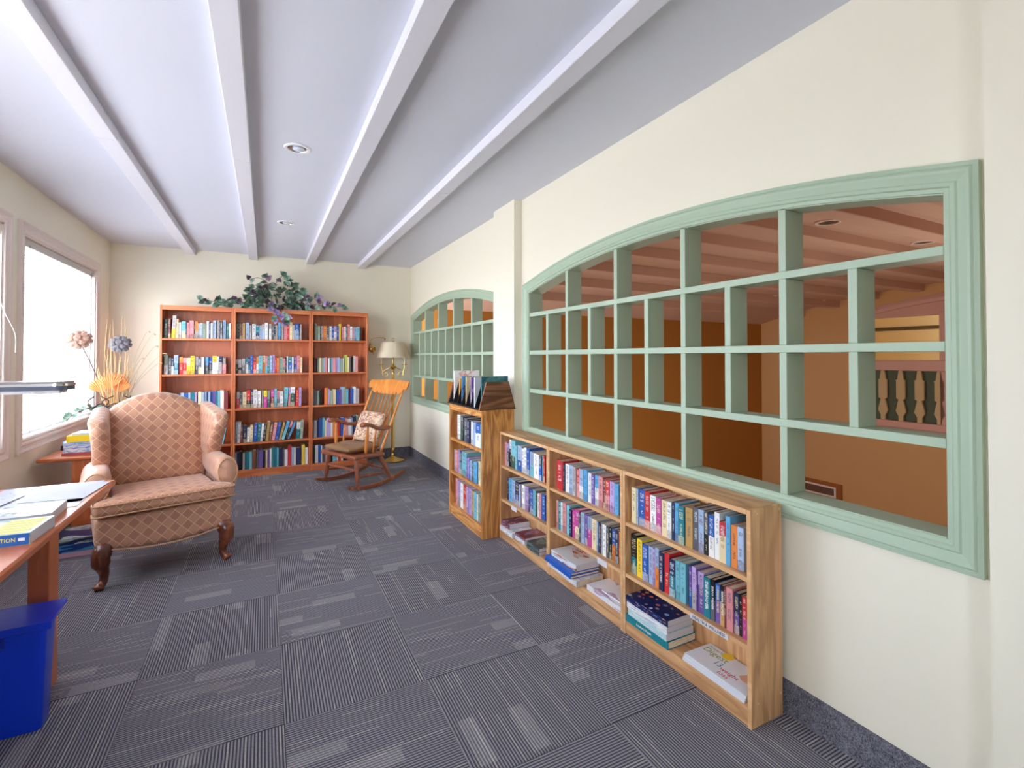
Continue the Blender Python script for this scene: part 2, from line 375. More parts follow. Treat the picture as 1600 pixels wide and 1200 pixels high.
def shade_mat():
    t = NT('cream lamp shade fabric', .8); o = t.co()
    t.col(sr(240, 230, 208)); t.b.inputs['Transmission Weight'].default_value = 0
    tr = t.n('BsdfTranslucent', {0: sr(246, 232, 200)}); mx = t.n('MixShader', {0: .35})
    t.t.links.new(t.b.outputs[0], mx.inputs[1]); t.t.links.new(tr.outputs[0], mx.inputs[2])
    t.t.links.new(mx.outputs[0], t.t.nodes['Material Output'].inputs[0]); return t.mat
SHADE = shade_mat()
def translucent(name, c, f=.45, rough=.4):
    t = NT(name, rough); t.col(c); tr = t.n('BsdfTranslucent', {0: c}); mx = t.n('MixShader', {0: f})
    t.t.links.new(t.b.outputs[0], mx.inputs[1]); t.t.links.new(tr.outputs[0], mx.inputs[2])
    t.t.links.new(mx.outputs[0], t.t.nodes['Material Output'].inputs[0]); return t.mat
SLAT = translucent('white vinyl slat', sr(238, 238, 240), .35)
def glass():
    t = NT('window glass', 0.0); g = t.n('BsdfGlossy', {'Color': (1, 1, 1, 1), 'Roughness': 0.0}); tr = t.n('BsdfTransparent', {0: (.97, .98, .98, 1)})
    mx = t.n('MixShader', {0: .06}); t.t.links.new(tr.outputs[0], mx.inputs[1]); t.t.links.new(g.outputs[0], mx.inputs[2])
    t.t.links.new(mx.outputs[0], t.t.nodes['Material Output'].inputs[0]); return t.mat
GLASS = glass()
LEAF = []
for nm, a, b in (('green ivy leaf', sr(52, 86, 70), sr(120, 150, 130)), ('pale ivy leaf', sr(92, 128, 108), sr(160, 182, 164)), ('dusky purple leaf', sr(70, 52, 70), sr(118, 92, 112)), ('lilac petal', sr(120, 100, 150), sr(178, 160, 200))):
    t = NT(nm, .5); x, y, z = t.xyz(t.co('Generated')); v = t.m('ADD', t.m('ABSOLUTE', t.m('SUBTRACT', x, .5)), t.m('MULTIPLY', t.noise(t.co(), 60, 2), .3))
    LEAF.append(t.col(t.ramp(v, [(.15, a), (.55, b)])).mat)

# ================================================================ room shell
XL, XR, YB, YF, HC = -1.45, 1.735, 6.40, -1.9, 2.51
TW = .107                                                            # thickness of the right wall
def wall_open(b, X0, X1, y0, y1, z0, z1, ops):
    """wall slab between X0 and X1 with openings (ya, yb, sill, head function)"""
    cuts = sorted(ops); ys = []
    cur = y0
    for ya, yb, sill, head in cuts:
        b.box(X0, X1, cur, ya, z0, z1); n = 28 if head(ya) != head((ya + yb) / 2) else 1
        b.box(X0, X1, ya, yb, z0, sill)
        for i in range(n):
            p = ya + (yb - ya) * i / n; q = ya + (yb - ya) * (i + 1) / n; hp, hq = head(p), head(q)
            b.add([(X0, p, hp), (X0, q, hq), (X1, p, hp), (X1, q, hq), (X0, p, z1), (X0, q, z1), (X1, p, z1), (X1, q, z1)],
                  [(0, 1, 5, 4), (2, 6, 7, 3), (0, 2, 3, 1), (4, 5, 7, 6)])
        cur = yb
    b.box(X0, X1, cur, y1, z0, z1)
def arch(ya, yb, spring, rise):
    hw = (yb - ya) / 2; m = (ya + yb) / 2; R = (hw * hw + rise * rise) / (2 * rise)
    return lambda y: spring + rise - R + sqrt(max(R * R - (y - m) ** 2, 0))
# lattice openings of the right wall (clear opening, see lattice() below)
L1 = (0.667, 3.104); L2 = (3.735, 6.213); SILL, SPR, RISE = .806, 1.785, .138
FB = .027
heads = [arch(a - FB, b + FB, SPR + FB * .6, RISE) for a, b in (L1, L2)]
w = B(); wall_open(w, XR, XR + TW, YF, YB + .1, 0, HC, [(L1[0] - FB, L1[1] + FB, SILL - FB, heads[0]), (L2[0] - FB, L2[1] + FB, SILL - FB, heads[1])])
wr = tag(w.build('wall_right', WALL), 'cream wall on the right pierced by two arched green lattice openings', None, None, 'structure')
B().box(1.67, XR, 3.232, 3.60, 0, HC).build('pilaster', WALL, wr)
B().box(1.67, XR, -.35, .556, 0, HC).build('pilaster', WALL, wr)
tag(B().box(XL - .12, XR + .0, YB, YB + .1, 0, HC).build('wall_back', WALL), 'cream end wall behind the three cherry bookcases', None, None, 'structure')
a, b_, c_, d_ = FILL_WIN
tag(B().box(XL - .12, a, YF - .1, YF, 0, HC).box(b_, XR + TW, YF - .1, YF, 0, HC).box(a, b_, YF - .1, YF, 0, c_).box(a, b_, YF - .1, YF, d_, HC).build('wall_front', WALL), 'cream wall at the near end of the room', None, None, 'structure')
w = B(); wall_open(w, XL - .12, XL, YF, YB, 0, HC, [(a, b, WZ[0], (lambda y: WZ[1])) for a, b in WIN])
tag(w.build('wall_left', WALL), 'cream window wall on the left', None, None, 'structure')
r = empty('window_6', (0, 0, 0), 0, 'white framed window added in the wall behind the camera for frontal light', None, None, 'structure')
q = B(); f = .06
q.box(a, a + f, YF - .09, YF - .03, c_, d_).box(b_ - f, b_, YF - .09, YF - .03, c_, d_).box(a + f, b_ - f, YF - .09, YF - .03, c_, c_ + f).box(a + f, b_ - f, YF - .09, YF - .03, d_ - f, d_)
q.build('sash', WTRIM, r)
for p, q in ((a + f, b_ - f),): B().box(p, q, YF - .062, YF - .058, c_ + f, d_ - f).build('pane', GLASS, r)
# ceiling and its boxed beams
ceil = tag(B().box(XL - .12, XR + TW, YF - .1, YB + .1, HC, HC + .1).build('ceiling', CEIL), 'white ceiling crossed by boxed beams', None, None, 'structure')
for x0 in (-.785, -.172, .44, 1.05):
    for y0, y1 in ((YF + .002, 3.18), (3.1825, YB - .002)):
        B().box(x0, x0 + .09, y0, y1, 2.452, HC - .0005, .003).build('beam', BEAM, ceil)
# floor: sub-floor and carpet tiles, each tile laid a quarter turn from its neighbours
fl = tag(B().box(XL - .1, XR + TW, YF - .1, YB + .1, -.12, -.0065).build('floor', plain('dark carpet backing', sr(48, 47, 52), .95)), 'floor of ribbed grey carpet tiles laid a quarter turn apart', None, None, 'structure')
TS = .526
def tile_mesh(x0, x1, y0, y1):
    g = .0009
    return B().box(x0 + g, x1 - g, y0 + g, y1 - g, -.0062, 0, .0012)
tile0 = None
for i in range(-3, 4):
    for j in range(-2, 10):
        cx, cy = .071 + TS * (i + .5), 1.935 + .5335 * (j + .5) - .0
        x0, x1, y0, y1 = -TS / 2, TS / 2, -.5335 / 2, .5335 / 2
        a, b_ = max(x0, XL - cx), min(x1, XR - cx); c_, d_ = max(y0, .88 - cy), min(y1, YB - cy)
        if b_ - a < .01 or d_ - c_ < .01: continue
        if (a, b_, c_, d_) == (x0, x1, y0, y1):
            if tile0 is None: o = tile0 = tile_mesh(a, b_, c_, d_).build('carpet_tile', CARPET, fl, (cx, cy, 0))
            else: o = link_mesh('carpet_tile', tile0.data, fl, (cx, cy, 0))
        else: o = tile_mesh(a, b_, c_, d_).build('carpet_tile', CARPET, fl, (cx, cy, 0))
        o['turn'] = float((i + j) % 2)
B().box(XL, XR, YF, .879, -.0062, 0).build('carpet', CARPET, fl)['turn'] = 0.0
# carpet base strips
def base(name, lab, boxes):
    b = B()
    for q in boxes: b.box(*q)
    tag(b.build(name, BASEB), lab, None, None, 'structure')
T_ = .009; HB = .122
base('baseboard_right', 'grey carpet base strip along the right wall', [(XR - T_, XR, 3.602, YB - T_, .0005, HB), (1.67 - T_, 1.67, 3.232, 3.60, .0005, HB), (1.67 - T_, XR, 3.232 - T_, 3.232, .0005, HB), (XR - T_, XR, .57, 3.222, .0005, HB), (1.67 - T_, 1.67, -.35, .556, .0005, HB), (1.67 - T_, XR - T_, .5565, .567, .0005, HB)])
base('baseboard_back', 'grey carpet base strip along the end wall', [(XL, XR - T_, YB - T_, YB, .0005, HB)])
base('baseboard_left', 'grey carpet base strip under the windows', [(XL, XL + T_, YF, YB - T_, .0005, HB)])

# ---------------------------------------------------------------- moulded casing swept round a closed path (wall plane X)
def casing(b, path, prof, X, sgn):
    """path: closed list of (y,z), counter-clockwise about the opening; prof: (outward offset, height off the wall)"""
    n = len(path); P = [Vector((p[0], p[1])) for p in path]; N = []
    for i in range(n):
        a = (P[i] - P[i - 1]).normalized(); c = (P[(i + 1) % n] - P[i]).normalized()
        na = Vector((a.y, -a.x)); nc = Vector((c.y, -c.x)); m = (na + nc).normalized(); N.append(m / max(.4, m.dot(na)))
    rs = [[(X + sgn * h, P[i].x + N[i].x * o, P[i].y + N[i].y * o) for i in range(n)] for o, h in prof]
    b.rings(rs, cap=False)
PROF = [(.000, 0), (.000, .008), (.012, .009), (.016, .014), (.026, .014), (.031, .010), (.036, .012), (.052, .019), (.060, .0205), (.066, .017), (.069, .0205), (.080, .0195), (.080, 0)]
def lattice(name, lab, ya, yb, mains, subs):
    r = empty(name, (0, 0, 0), 0, lab, None, None, 'structure')
    hd = arch(ya, yb, SPR, RISE); X0, X1 = XR - .001, XR + TW
    n = 24; arcp = [(ya + (yb - ya) * i / n, hd(ya + (yb - ya) * i / n)) for i in range(n + 1)]
    # frame boards round the opening
    b = B(); hh = arch(ya - FB, yb + FB, SPR + FB * .6, RISE)
    for i in range(n):
        (p, hp), (q, hq) = arcp[i], arcp[i + 1]
        P = ya - FB + (yb - ya + 2 * FB) * i / n; Q = ya - FB + (yb - ya + 2 * FB) * (i + 1) / n
        b.add([(X0, p, hp), (X0, q, hq), (X1, p, hp), (X1, q, hq), (X0, P, hh(P)), (X0, Q, hh(Q)), (X1, P, hh(P)), (X1, Q, hh(Q))],
              [(0, 1, 5, 4), (2, 6, 7, 3), (0, 2, 3, 1)])
    b.build('head_board', GREEN, r)
    B().box(X0, X1, ya - FB, ya, SILL - FB, SPR + .02).build('jamb', GREEN, r)
    B().box(X0, X1, yb, yb + FB, SILL - FB, SPR + .02).build('jamb', GREEN, r)
    B().box(X0 - .003, X1, ya, yb, SILL - FB, SILL, .002).build('sill', GREEN, r)
    zr = [(1.057, 1.086), (1.335, 1.364), (1.612, 1.640)]
    for a, c in zr: B().box(X0 - .001, X1, ya, yb, a, c, .0015).build('rail', GREEN, r)
    lv = [SILL] + [q for z in zr for q in z]
    for y in mains:
        for a, c in ((SILL, zr[0][0]), (zr[0][1], zr[1][0]), (zr[1][1], zr[2][0]), (zr[2][1], hd(y) + .004)):
            B().box(X0, X1 - .001, y - .0145, y + .0145, a, c, .0015).build('mullion', GREEN, r)
    for y in subs:
        for a, c in ((zr[0][1], zr[1][0]), (zr[1][1], zr[2][0])):
            B().box(X0, X1 - .001, y - .0145, y + .0145, a, c, .0015).build('mullion', GREEN, r)
    path = [(ya - .004, SILL - .004), (yb + .004, SILL - .004)] + [(q[0] + (.004 if i == 0 else -.004 if i == n else 0), q[1] + .004) for i, q in enumerate(reversed(arcp))]
    b = B(); casing(b, path, PROF, XR, -1)
    b.build('casing', GREEN, r)
    return r
def bays(a, b): m = [a + (b - a) * i / 5 for i in range(1, 5)]; s = [a + (b - a) * (i + .5) / 5 for i in range(5)]; return m, s
lattice('window_3', 'large arched sage green lattice opening above the low oak bookcases', L1[0], L1[1], *bays(*L1))
lattice('window_4', 'far arched sage green lattice opening beside the floor lamp', L2[0], L2[1], *bays(*L2))

# ---------------------------------------------------------------- windows of the left wall
CP = [(0, 0), (0, .012), (.010, .016), (.020, .016), (.030, .012), (.045, .014), (.062, .022), (.072, .022), (.074, 0)]
names = ['far white window beside the corner with its mini blind down', 'near white window cut by the left edge of the picture', 'white window added beyond the left edge to light the room', 'white window nearest the camera end']
for k, (a, b_) in enumerate(WIN):
    r = empty('window_%d' % ((1, 2, 5, 6)[k]), (0, 0, 0), 0, names[k], None, None, 'structure')
    z0, z1 = WZ
    c = B(); casing(c, [(a, z0), (b_, z0), (b_, z1), (a, z1)], CP, XL, 1); c.build('casing', WTRIM, r)
    s = B(); s.box(XL - .119, XL, a, a + .012, z0, z1); s.box(XL - .119, XL, b_ - .012, b_, z0, z1); s.box(XL - .119, XL, a, b_, z1 - .012, z1); s.build('jamb', WTRIM, r)
    B().box(XL - .119, XL + .004, a, b_, z0 - .001, z0 + .018, .004).build('sill', WTRIM, r)
    s = B(); f = .045; X0, X1 = XL - .112, XL - .075
    s.box(X0, X1, a + .012, a + .012 + f, z0 + .018, z1 - .012); s.box(X0, X1, b_ - .012 - f, b_ - .012, z0 + .018, z1 - .012)
    s.box(X0, X1, a + .05, b_ - .05, z0 + .018, z0 + .018 + f); s.box(X0, X1, a + .05, b_ - .05, z1 - .012 - f, z1 - .012)
    s.box(X0, X1, (a + b_) / 2 - .022, (a + b_) / 2 + .022, z0 + .05, z1 - .05); s.build('sash', plain('white vinyl sash', sr(240, 240, 242), .4), r)
    for p, q in ((a + .05, (a + b_) / 2 - .02), ((a + b_) / 2 + .02, b_ - .05)): B().box(XL - .096, XL - .092, p, q, z0 + .055, z1 - .05).build('pane', GLASS, r)
    if k < 4:
        bl = empty('mini_blind', (XL - .035, (a + b_) / 2, z0), 0, ('white mini blind lowered in the far window by the dried flowers', 'white mini blind at the left edge of the picture', 'white mini blind in the added window beyond the left edge', 'white mini blind nearest the camera end')[k], 'blind')
        hw = (b_ - a) / 2 - .016; H = z1 - z0 - .014
        B().box(-.016, .020, -hw, hw, H - .056, H, .003).build('head_rail', plain('grey white enamel', sr(196, 194, 190), .5), bl)
        s = B(); n = 62; t = radians((3, 3, -66, -44)[k])
        for i in range(n):
            z = .075 + (H - .145) * i / (n - 1)
            v = [(u * cos(t), y, z + u * sin(t) * (-1) - 18 * u * u * .3) for y in (-hw, hw) for u in (-.0125, 0, .0125)]
            s.add(v, [(0, 1, 4, 3), (1, 2, 5, 4)])
        tag(s.build('slats', SLAT, bl, None, True), None, None, None, 'stuff')
        B().box(-.012, .012, -hw, hw, .034, .05, .003).build('bottom_rail', SLAT, bl)
        for y in (-hw + .2, 0, hw - .2): B().box(.0128, .0138, y - .0025, y + .0025, .04, H - .03).build('ladder_cord', plain('grey blind cord', sr(120, 120, 128), .7), bl)
        B().tube([(.02, hw - .05, H - .03), (.021, hw - .06, .7), (.021, hw - .075, .28)], .0035, 6).build('tilt_wand', plain('dark clear wand', sr(110, 115, 125), .3), bl)
        if k == 1: B().tube(spline([(.028, hw - .02, H - .04), (.03, hw - .02, 1.0), (.05, hw - .0, .86), (.09, hw + .035, .72), (.095, hw + .03, .6)], 5), .0022, 6).build('lift_cord', plain('white cord', sr(235, 232, 228), .6), bl)
        else: B().tube([(.022, -hw + .14, H - .04), (.022, -hw + .14, .1)], .002, 6).build('lift_cord', plain('grey lift cord', sr(170, 170, 176), .6), bl)

# ---------------------------------------------------------------- recessed ceiling lights
LAMPIN = NT('clear lamp lens', .1).col(sr(215, 225, 235)).mat
for y, lab in ((3.0, 'round recessed ceiling light nearer the camera between the two middle beams'), (4.72, 'round recessed ceiling light farther away near the end wall')):
    r = empty('recessed_light', (.157, y, HC), 0, lab, 'light')
    B().turn((0, 0, 0), [(.052, -.001), (.052, -.005), (.058, -.008), (.068, -.006), (.072, -.0005)], 28, False).build('trim_ring', plain('white enamel ring', sr(240, 240, 242), .4), r, None, 40)
    B().turn((0, 0, 0), [(.052, -.005), (.05, -.0015), (.0, -.0012)], 24, False).build('reflector', CHROME, r, None, 40)
    B().turn((.006, -.006, 0), [(.03, -.0018), (.033, -.008), (.024, -.014), (.001, -.016)], 20, False).build('lamp_lens', LAMPIN, r, None, 40)

# ================================================================ lobby and gallery seen through the lattice
AX0, AX1, AY0, AY1 = XR + TW, 9.70, -1.2, 6.95
zc = lambda y: 2.53 - .50 * ((y - 3.3) / 3.65) ** 2
b = B(); n = 22; ys = [AY0 + (AY1 - AY0) * i / n for i in range(n + 1)]
b.rings([[(AX0, y, zc(y)), (AX1, y, zc(y)), (AX1, y, zc(y) + .1), (AX0, y, zc(y) + .1)] for y in ys])
ac = tag(b.build('ceiling_lobby', ACEIL, None, None, 30), 'tan vaulted lobby ceiling with cross beams beyond the lattice', None, None, 'structure')
for k in range(12):
    y = -.55 + .66 * k
    if y > AY1 - .6: break
    B().box(AX0 + .01, AX1 - .002, y - .075, y + .075, min(zc(y - .075), zc(y + .075)) - .10, zc(y) + .02, .006).build('beam', ACEIL, ac)
tag(B().box(AX0, AX1 + .1, AY1, AY1 + .1, -2.9, 2.7).build('wall_lobby_back', ORANGE), 'dark orange lobby wall beyond the lattice', None, None, 'structure')
tag(B().box(AX0, AX1 + .1, AY0 - .1, AY0, -2.9, 2.7).build('wall_lobby_front', ORANGE), 'orange lobby wall at the near end', None, None, 'structure')
tag(B().box(AX0 - .1, AX0 - .002, AY0 - .1, AY1 + .1, -2.9, -.121).build('wall_lobby_left', ORANGE), 'orange lobby wall under the reading room', None, None, 'structure')
tag(B().box(AX0 - .1, AX1 + .1, AY0 - .1, AY1 + .1, -3.0, -2.9).build('floor_lobby', plain('lobby floor', sr(120, 96, 80), .6)), 'lobby floor one storey below', None, None, 'structure')
G0, G1 = 1.55, 4.95
gh = arch(G0, G1, 2.02, .22)
w = B(); wall_open(w, AX1, AX1 + .12, AY0, AY1, -2.9, 2.7, [(G0, G1, .10, gh)])
tag(w.build('wall_lobby_far', ORANGE2), 'pale orange far lobby wall with an arched gallery opening', None, None, 'structure')
w = B(); w.box(12.3, 12.4, -.5, 6.5, 0, 2.7); w.box(AX1 + .12, 12.3, -.5, -.4, 0, 2.7); w.box(AX1 + .12, 12.3, 6.4, 6.5, 0, 2.7); w.box(AX1 + .12, 12.4, -.5, 6.5, 2.6, 2.7); w.box(AX1 + .12, 12.4, -.5, 6.5, -.05, 0)
tag(w.build('wall_gallery', YELW), 'warm yellow gallery room behind the far balustrade', None, None, 'structure')
g = empty('window_7', (0, 0, 0), 0, 'dusty pink arched gallery frame on the far side of the lobby', None, None, 'structure')
n = 20; pts = [(G0 + (G1 - G0) * i / n, gh(G0 + (G1 - G0) * i / n)) for i in range(n + 1)]
b = B(); casing(b, [(G0, .1), (G1, .1)] + pts[::-1], [(-.001, .0), (0, .03), (.06, .035), (.12, .02), (.12, 0)], AX1, -1); b.build('casing', PINKT, g)
b = B()
for i in range(n): b.add([(AX1 + x, y, z) for x in (.03, .09) for y, z in ((pts[i][0], 2.0), (pts[i + 1][0], 2.0), (pts[i + 1][0], pts[i + 1][1]), (pts[i][0], pts[i][1]))], [(0, 1, 2, 3), (4, 7, 6, 5), (0, 4, 5, 1)])
b.build('head_panel', PINKT, g)
for y in (G0 + .04, 2.68, 3.775, G1 - .04): B().box(AX1 + .02, AX1 + .10, y - .04, y + .04, .1, 2.05, .005).build('post', PINKT, g)
bal = empty('balustrade', (AX1 + .05, 3.2, .10), 0, 'gallery balustrade of flat tan balusters under a dusty pink rail', 'railing')
B().box(-.055, .03, -1.6, 1.72, .98, 1.16, .008).build('handrail', PINKT, bal)
B().box(-.055, .03, -1.6, 1.72, 0.0, .115, .008).build('bottom_rail', PINKT, bal)
B().box(.035, .045, -1.6, 1.72, .05, 1.0).build('dark_backing', DGREEN, bal)  # flat dark green sheet filling the gaps behind the balusters
prof = [(.035, .115), (.035, .20), (.075, .28), (.05, .40), (.032, .48), (.065, .50), (.065, .80), (.075, .81), (.045, .83), (.035, .92), (.025, .98)]
bm0 = None
for k in range(13):
    y = -1.52 + .268 * k
    if bm0 is None: bm0 = o = B().prism(prof + [(-u, v) for u, v in prof[::-1]], lambda u, v, q: (q, u, v), -.03, .01).build('baluster', TANP, bal, (0, y, 0))
    else: link_mesh('baluster', bm0.data, bal, (0, y, 0))
cr = empty('curtain_rod', (12.285, 4.6, 1.93), 0, 'dark rod across the yellow gallery wall beyond the balustrade', 'rod')
B().box(-.02, .012, -1.8, 1.8, -.035, .035, .008).build('rod', plain('dark bronze rod', sr(92, 78, 54), .5), cr)
B().box(-.02, .014, -1.86, -1.8, -.045, .045, .01).build('finial', plain('dark bronze finial', sr(92, 78, 54), .5), cr)
v = empty('air_vent', (AX1 - .004, 5.75, -1.27), 0, 'white slotted air vent set in a brown board on the far lobby wall', 'vent')
B().box(-.03, .003, -.45, .35, -.22, .17, .004).build('backing_board', plain('brown vent board', sr(150, 84, 30), .7), v)
s = B(); s.box(-.045, -.03, -.35, .35, .07, .10); s.box(-.045, -.03, -.35, .35, -.10, -.07); s.box(-.045, -.03, -.35, -.32, -.07, .07); s.box(-.045, -.03, .32, .35, -.07, .07); s.build('frame', plain('white vent enamel', sr(225, 220, 215), .5), v)
for z in (-.045, -.015, .015, .045): B().box(-.042, -.031, -.32, .32, z - .009, z + .009).build('louvre', plain('dark vent louvre', sr(80, 66, 66), .5), v)
for x, y, lab in ((4.4, 2.5, 'recessed light in the lobby ceiling, nearest through the big lattice'), (6.05, 2.5, 'recessed light in the lobby ceiling above the gallery balustrade'), (7.8, 5.4, 'recessed light in the lobby ceiling toward the dark orange wall'), (9.2, 5.4, 'recessed light in the lobby ceiling beside the far pale orange wall')):
    r = empty('recessed_light', (x, y, zc(y)), 0, lab, 'light')
    B().turn((0, 0, 0), [(.075, -.002), (.08, -.014), (.10, -.012), (.105, .01)], 20, False).build('trim_ring', plain('pale ring', sr(225, 205, 195), .5), r, None, 40)
    B().turn((0, 0, 0), [(.076, -.006), (.05, -.003), (.0, -.002)], 16, False).build('reflector', plain('dim reflector', sr(70, 50, 44), .3), r, None, 40)

# ================================================================ book cases
def case(name, lab, group, x0, x1, y0, y1, H, shelves, kick, mz, mh, edge, t=.018, top_t=.02, bt=.02, axis='b', back=True, eh=None):
    """axis 'b': front faces -Y at y0;  axis 'r': front faces -X at x0 (mz upright wood, mh crosswise wood, edge front edging)"""
    r = empty(name, ((x0 + x1) / 2, (y0 + y1) / 2, 0), 0, lab, 'bookcase', group); ox, oy = (x0 + x1) / 2, (y0 + y1) / 2
    eh = eh or t
    def bx(nm, m, a, b_, c, d, e, f, ch=.0015): return B().box(a - ox, b_ - ox, c - oy, d - oy, e, f, ch).build(nm, m, r)
    ev = .0006
    if axis == 'b':
        bx('side_panel', mz, x0, x0 + t, y0, y1, .001, H); bx('side_panel', mz, x1 - t, x1, y0, y1, .001, H)
        bx('top_panel', mh, x0 + t, x1 - t, y0, y1, H - top_t, H); bx('back_panel', mz, x0 + t, x1 - t, y1 - .006, y1, .02, H - top_t)
        for z in shelves: bx('shelf', mh, x0 + t, x1 - t, y0 + (.004 if z > kick + .02 else .001), y1 - .006, z - bt, z)
        bx('kick_board', mh, x0 + t, x1 - t, y0 + .003, y0 + .02, .001, kick)
        s = bx('top_fascia', mh, x0 + t, x1 - t, y0 - .001, y0 + .014, H - top_t - .018, H - .0005)
    else:
        bx('side_panel', mz, x0, x1, y0, y0 + t, .001, H); bx('side_panel', mz, x0, x1, y1 - t, y1, .001, H)
        bx('top_panel', mh, x0, x1, y0 + t, y1 - t, H - top_t, H); bx('back_panel', mz, x1 - .006, x1, y0 + t, y1 - t, .02, H - top_t)
        for z in shelves: bx('shelf', mh, x0 + (.004 if z > kick + .02 else .001), x1 - .006, y0 + t, y1 - t, z - bt, z)
        bx('kick_board', mh, x0 + .003, x0 + .018, y0 + t, y1 - t, .001, kick)
        e = B()
        for ya, yb, za, zb in ((y0, y0 + t, .001, H), (y1 - t, y1, .001, H), (y0 + t, y1 - t, H - top_t, H)) : e.box(x0 - .0012 - ox, x0 - ox + .0002, ya - oy + ev, yb - oy - ev, za, zb - ev)
        for z in shelves[:-1]: e.box(x0 + .0028 - ox, x0 + .0042 - ox, y0 + t - oy, y1 - t - oy, z - bt + ev, z - ev)
        e.build('edging', edge, r)
    return r
BY0, BY1 = 6.045, 6.345
BSH = [1.512, 1.134, .752, .374, .075]
CN = ['left', 'middle', 'right']
for k, (a, b_) in enumerate(((-.961, -.3055), (-.3035, .4765), (.4785, 1.118))):
    case('tall_bookcase', CN[k] + ' of the three tall cherry bookcases against the end wall' + ('', ', widest of them', '')[k], 'tall cherry bookcases', a, b_, BY0, BY1, 1.852, BSH, .058, CHZ, CHX, None, t=.019, top_t=.03, bt=.02)
LSH = [.528, .285, .068]
LN = ['near', 'middle', 'far']
LX0, LX1 = 1.54, 1.712
LOWY = [(1.150, 1.840), (1.8415, 2.530), (2.5315, 3.205)]
low = []
for k, (a, b_) in enumerate(LOWY):
    low.append(case('low_bookcase', LN[k] + ' low oak bookcase under the big green lattice' + (' with white screw caps', '', ' beside the taller oak case')[k], 'low oak bookcases', LX0, LX1, a, b_, .772, LSH, .05, OKZ, OKY, OKE, t=.017, top_t=.018, bt=.017, axis='r'))
for x, z in ((1.571, .757), (1.698, .757), (1.572, .083), (1.699, .083)):
    B().lathe((x - 1.626, -.345 - .0025, z), (x - 1.626, -.345 + .001, z), [(0, .003), (.2, .0052), (1, .0055)], 10).build('screw_cap', plain('tan screw cap', sr(226, 190, 150), .5), low[0])
lab = B().box(LX0 - 1.626 - .0022, LX0 - 1.626 - .0008, 1.247 - 1.495, 1.426 - 1.495, .2655, .2845).build('label_strip', WPAPER, low[0])
text('HEALTH & WELLNESS', .0165, INK, lab, frame((LX0 - 1.626 - .0024, 1.3365 - 1.495, .275), (0, -1, 0), (0, 0, 1)), xs=.98)
for k, (y, z) in ((1, (2.0, .2655)), (2, (2.98, .2655))):
    B().box(LX0 - 1.626 - .0018, LX0 - 1.626 - .0006, y - (LOWY[k][0] + LOWY[k][1]) / 2 - .04, y - (LOWY[k][0] + LOWY[k][1]) / 2 + .04, z - .012, z + .018).build('label_strip', WPAPER, low[k])
TSH = [.640, .362, .088]
tc_ = case('oak_bookcase', 'narrow golden oak bookcase with three shelves at the far end of the low ones', None, 1.40, 1.655, 3.2075, 3.905, .928, TSH, .07, O2Z, O2Y, wood('pale oak edging', sr(222, 158, 92), sr(196, 128, 62), 'z', .4), t=.02, top_t=.02, bt=.02, axis='r')
B().box(1.40 - 1.5275 - .001, 1.40 - 1.5275 + .016, -.328, .328, .876, .908, .001).build('top_fascia', O2Y, tc_)

# ================================================================ books
PAL = {'K': ('black', (24, 24, 28)), 'N': ('navy', (34, 44, 88)), 'B': ('blue', (40, 92, 176)), 'S': ('sky blue', (96, 172, 220)), 'P': ('pale blue', (164, 186, 216)),
       'T': ('teal', (28, 122, 138)), 'A': ('aqua', (120, 190, 204)), 'G': ('dark green', (52, 86, 76)), 'E': ('sage green', (150, 168, 148)), 'L': ('lime', (196, 206, 96)),
       'Y': ('yellow', (240, 208, 50)), 'O': ('orange', (236, 140, 66)), 'C': ('cream', (236, 216, 172)), 'W': ('white', (236, 236, 234)), 'D': ('grey', (178, 172, 172)),
       'M': ('charcoal', (92, 94, 104)), 'R': ('red', (204, 44, 52)), 'U': ('maroon', (128, 56, 62)), 'I': ('pink', (228, 150, 152)), 'V': ('violet', (112, 84, 160)),
       'H': ('lilac', (188, 164, 216)), 'X': ('magenta', (196, 72, 150)), 'Z': ('brown', (126, 76, 50)), 'F': ('tan', (196, 156, 92))}
